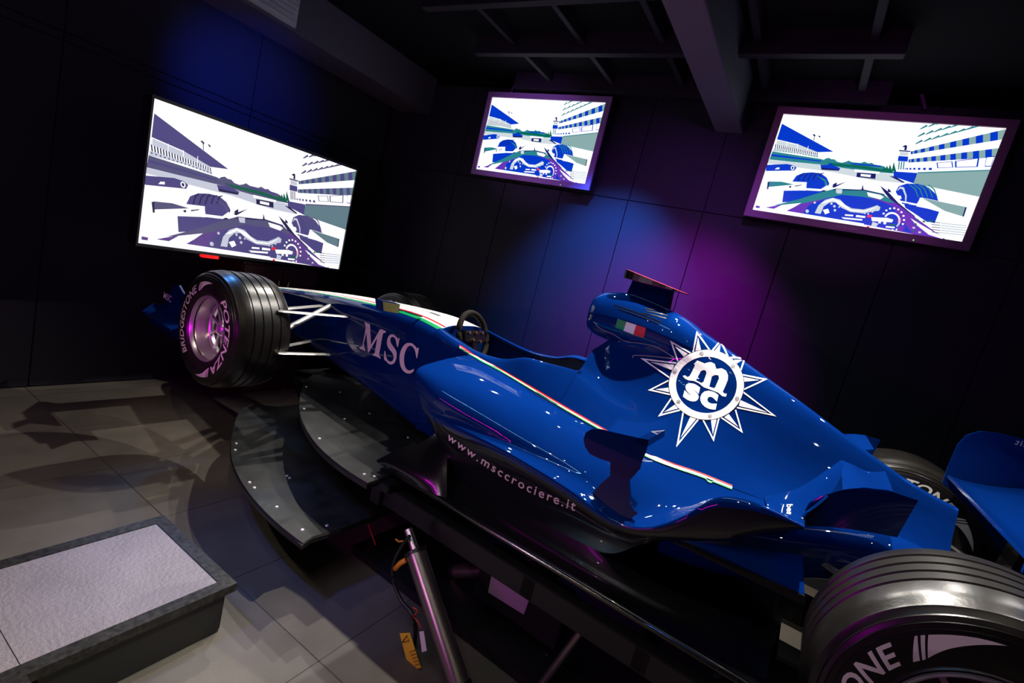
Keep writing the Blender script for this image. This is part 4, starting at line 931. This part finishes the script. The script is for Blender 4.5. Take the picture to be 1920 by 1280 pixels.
# ------------------------------------------------------------------ motion platform under the car
mp = setp(empty('motion_platform', (0, 0, 0), PSI), 'black steel motion platform with curved plates and leaning cylinder carrying the racing car', 'machine')
def up_(P): return [Vector((p[0], p[1], p[2]+LIFT)) for p in P]
def mbuild(mb, name, m, parent=mp, sm=False, ang=None):
    mb.V = up_(mb.V); return mb.build(name, m, parent, sm, ang)
def sym(ph, z):
    L = [cp(a, b, 'z', z) for a, b in ph]; L = [v for v in L if v.y > 0]
    return L + [Vector((v.x, -v.y, z)) for v in reversed(L)]
upz, loz = .012, -.22
UP = [(620, 690), (596, 696), (575, 712), (564, 738), (562, 765), (570, 795), (590, 828), (620, 858), (655, 884), (689, 905), (722, 894)]
LO = [(520, 762), (470, 757), (447, 775), (437, 812), (433, 850), (446, 890), (476, 935), (520, 980), (568, 1018), (585, 1006), (640, 990)]
def plate(ph, z, th, screws, label):
    P = [cp(a, b, 'z', z) for a, b in ph]; back = P[-1].x
    P = P[:1]+loop_sm(P[1:-2], 4, False)+P[-2:]
    full = P + [Vector((v.x, -v.y, z)) for v in reversed(P)]
    o = mbuild(MB().prism(full, (0, 0, -th)), 'mounting_plate', PLATE)
    nb = len(full); 
    e = MB().tube([v+Vector((0, 0, -th*.3)) for v in P], .004, 6); mbuild(e, 'plate_edging', MATS['edge_metal'], o)
    for a, b in screws:
        c = cp(a, b, 'z', z); mbuild(MB().tube([c, c+Vector((0, 0, .003))], [.0075, .006], 10), 'screw', mat('screw_bright', (.9, .86, .78), .35, .6), o)
    return o
plate(UP, upz, .03, [(574, 725), (637, 735), (570, 766), (693, 775), (646, 785), (599, 822), (765, 820), (683, 889), (702, 893)], '')
plate(LO, loz, .03, [(443, 831), (441, 843), (468, 904), (477, 914), (519, 950), (538, 892), (543, 896), (567, 993), (613, 985)], '')
# frame beams
for y in (.60, .30, -.30, -.60):
    mbuild(MB().box((1.25 if abs(y) < .5 else 1.18, y, -.085), (.75 if abs(y) < .5 else .82, .03, .045), bev=.004), 'frame_beam', BLACKM)
for x in (1.97, 1.62, 1.15, .7, .4):
    mbuild(MB().box((x, 0, -.085), (.03, .63 if x < 1.9 else .66, .043), bev=.004), 'cross_beam', BLACKM)
mbuild(MB().box((1.98, .40, -.02), (.10, .28, .02), bev=.004), 'support_bracket', BLACKM)
for y in (.28, -.28): mbuild(MB().prism([(2.3, y, -.19), (2.75, y, -.19), (2.55, y, -.02), (2.3, y, -.02)], (0, -.012, 0)), 'support_web', BLACKM)
for s in (1, -1): mbuild(MB().prism([(2.35, s*.20, -.22), (2.0, s*.45, -.22), (1.95, s*.45, -.10), (2.2, s*.20, -.10)], (0, .015, 0)), 'support_web', BLACKM)
# base frame on the floor
mbuild(MB().box((1.2, 0, -.505), (.95, .55, .022), bev=.004), 'base_plate', BLACKM)
mbuild(MB().box((.25, 0, -.508), (.80, .74, .018), bev=.004), 'base_plate', BLACKM)
CYL = mat('cylinder_satin', (.24, .21, .20), .3, .85)
def leg_(a, b, r, main=False):
    a, b = Vector(a), Vector(b); d = b-a
    o = mbuild(MB().tube([a+d*.12, a+d*.97], r, 24), 'actuator', CYL, mp, True, 40)
    mbuild(MB().tube([a-d*.03, a+d*.13], r*.42, 16), 'piston_rod', SILVER, o, True, 40)
    for t in (.13, .96): mbuild(MB().tube([a+d*(t-.012), a+d*(t+.012)], r*1.14, 24), 'collar', BLACKM, o, True, 40)
    return o
A0, A1 = cp(768, 1000, 'z', -.125), cp(866, 1300, 'z', -.50)
leg_(A0, A1, .042)
leg_((A0.x, -A0.y, -.125), (A1.x, -A1.y, -.50), .042)
leg_(cp(1600*0+1115, 1150, 'z', -.12), cp(1010, 1290, 'z', -.50), .016)
leg_((1.1, .25, -.125), (1.7, .30, -.48), .035); leg_((.5, .3, -.125), (.35, -.3, -.48), .035); leg_((1.1, -.25, -.125), (1.7, -.30, -.48), .035)
# drive boxes with labels
bx_ = mbuild(MB().box((1.28, .33, -.33), (.22, .05, .12), bev=.006), 'drive_housing', BLACKM)
lab = [cp(a, b, 'y', .382) for a, b in ((922, 1076), (993, 1121), (982, 1152), (915, 1110))]
mbuild(MB().sheet(lab, .002), 'label_plate', mat('purple_lit_label', (.42, .30, .44), .5), bx_)  # label's grey with purple light painted into it
lab = [cp(a, b, 'y', .382) for a, b in ((1017, 1223), (1026, 1228), (1005, 1261), (995, 1255))]
mbuild(MB().sheet(lab, .002), 'label_plate', mat('purple_lit_label', (.42, .30, .44)), bx_)
def near_act(px, py): return cp(px, py, 'y', .80)
yl = [(749, 1187), (768, 1186), (789, 1252), (767, 1255)]
yo = mbuild(MB().sheet([near_act(*p) for p in yl], .002), 'yellow_label', mat('yellow_label', (.85, .55, .03), .5)); yo['label'] = 'yellow warning label with small black print'
pr = MB()
for k in range(5):
    a = near_act(769+k*2.6, 1221+k*6.2); b = near_act(781+k*2.2, 1217+k*6.4); d = Vector((0, .004, 0)); 
    pr.tube([a+d, b+d], .0012, 4)
a, b, c = near_act(755, 1203), near_act(768, 1200), near_act(764, 1190); pr.tube([a+d, b+d, c+d, a+d], .0015, 4)
mbuild(pr, 'label_print', INK, yo)
wo = mbuild(MB().sheet([cp(a, b, 'y', .80) for a, b in ((786, 1184), (794, 1183), (800, 1220), (791, 1222))], .002), 'white_label', mat('white_label', (.75, .70, .76), .5))
mbuild(MB().tube(loop_sm([cp(a, b, 'y', .74) for a, b in ((768, 1005), (757, 1018), (740, 1050), (737, 1085), (752, 1125), (775, 1155), (778, 1200), (768, 1230), (745, 1245), (728, 1225), (727, 1205))], 6, False), .008, 8), 'cable', mat('cable_black', (.01, .01, .01), .35), mp, True)
mbuild(MB().tube([cp(a, b, 'y', .745) for a, b in ((760, 1050), (750, 1056), (741, 1066))], .011, 8), 'cable_marker', mat('orange_sleeve', (.75, .28, .02), .5), mp, True)
RW_ = mat('red_wire', (.8, .05, .02), .45)
mbuild(MB().tube(loop_sm([cp(a, b, 'y', .75) for a, b in ((774, 1138), (783, 1145), (776, 1155), (784, 1165), (790, 1178))], 5, False), .0022, 6), 'wire', RW_, mp, True)
mbuild(MB().tube([cp(685, 967, 'y', .45), cp(711, 1040, 'y', .45)], .0035, 6), 'wire', RW_, mp, True)
mbuild(MB().tube(loop_sm([cp(a, b, 'y', .6) for a, b in ((742, 1010), (748, 1015), (756, 1014), (753, 1022))], 4, False), .004, 6), 'wire', mat('orange_sleeve', (.75, .28, .02)), mp, True)
mbuild(MB().tube(loop_sm([cp(a, b, 'y', .5) for a, b in ((890, 1235), (905, 1258), (925, 1278), (950, 1300))], 4, False), .006, 6), 'cable', MATS['cable_black'], mp, True)
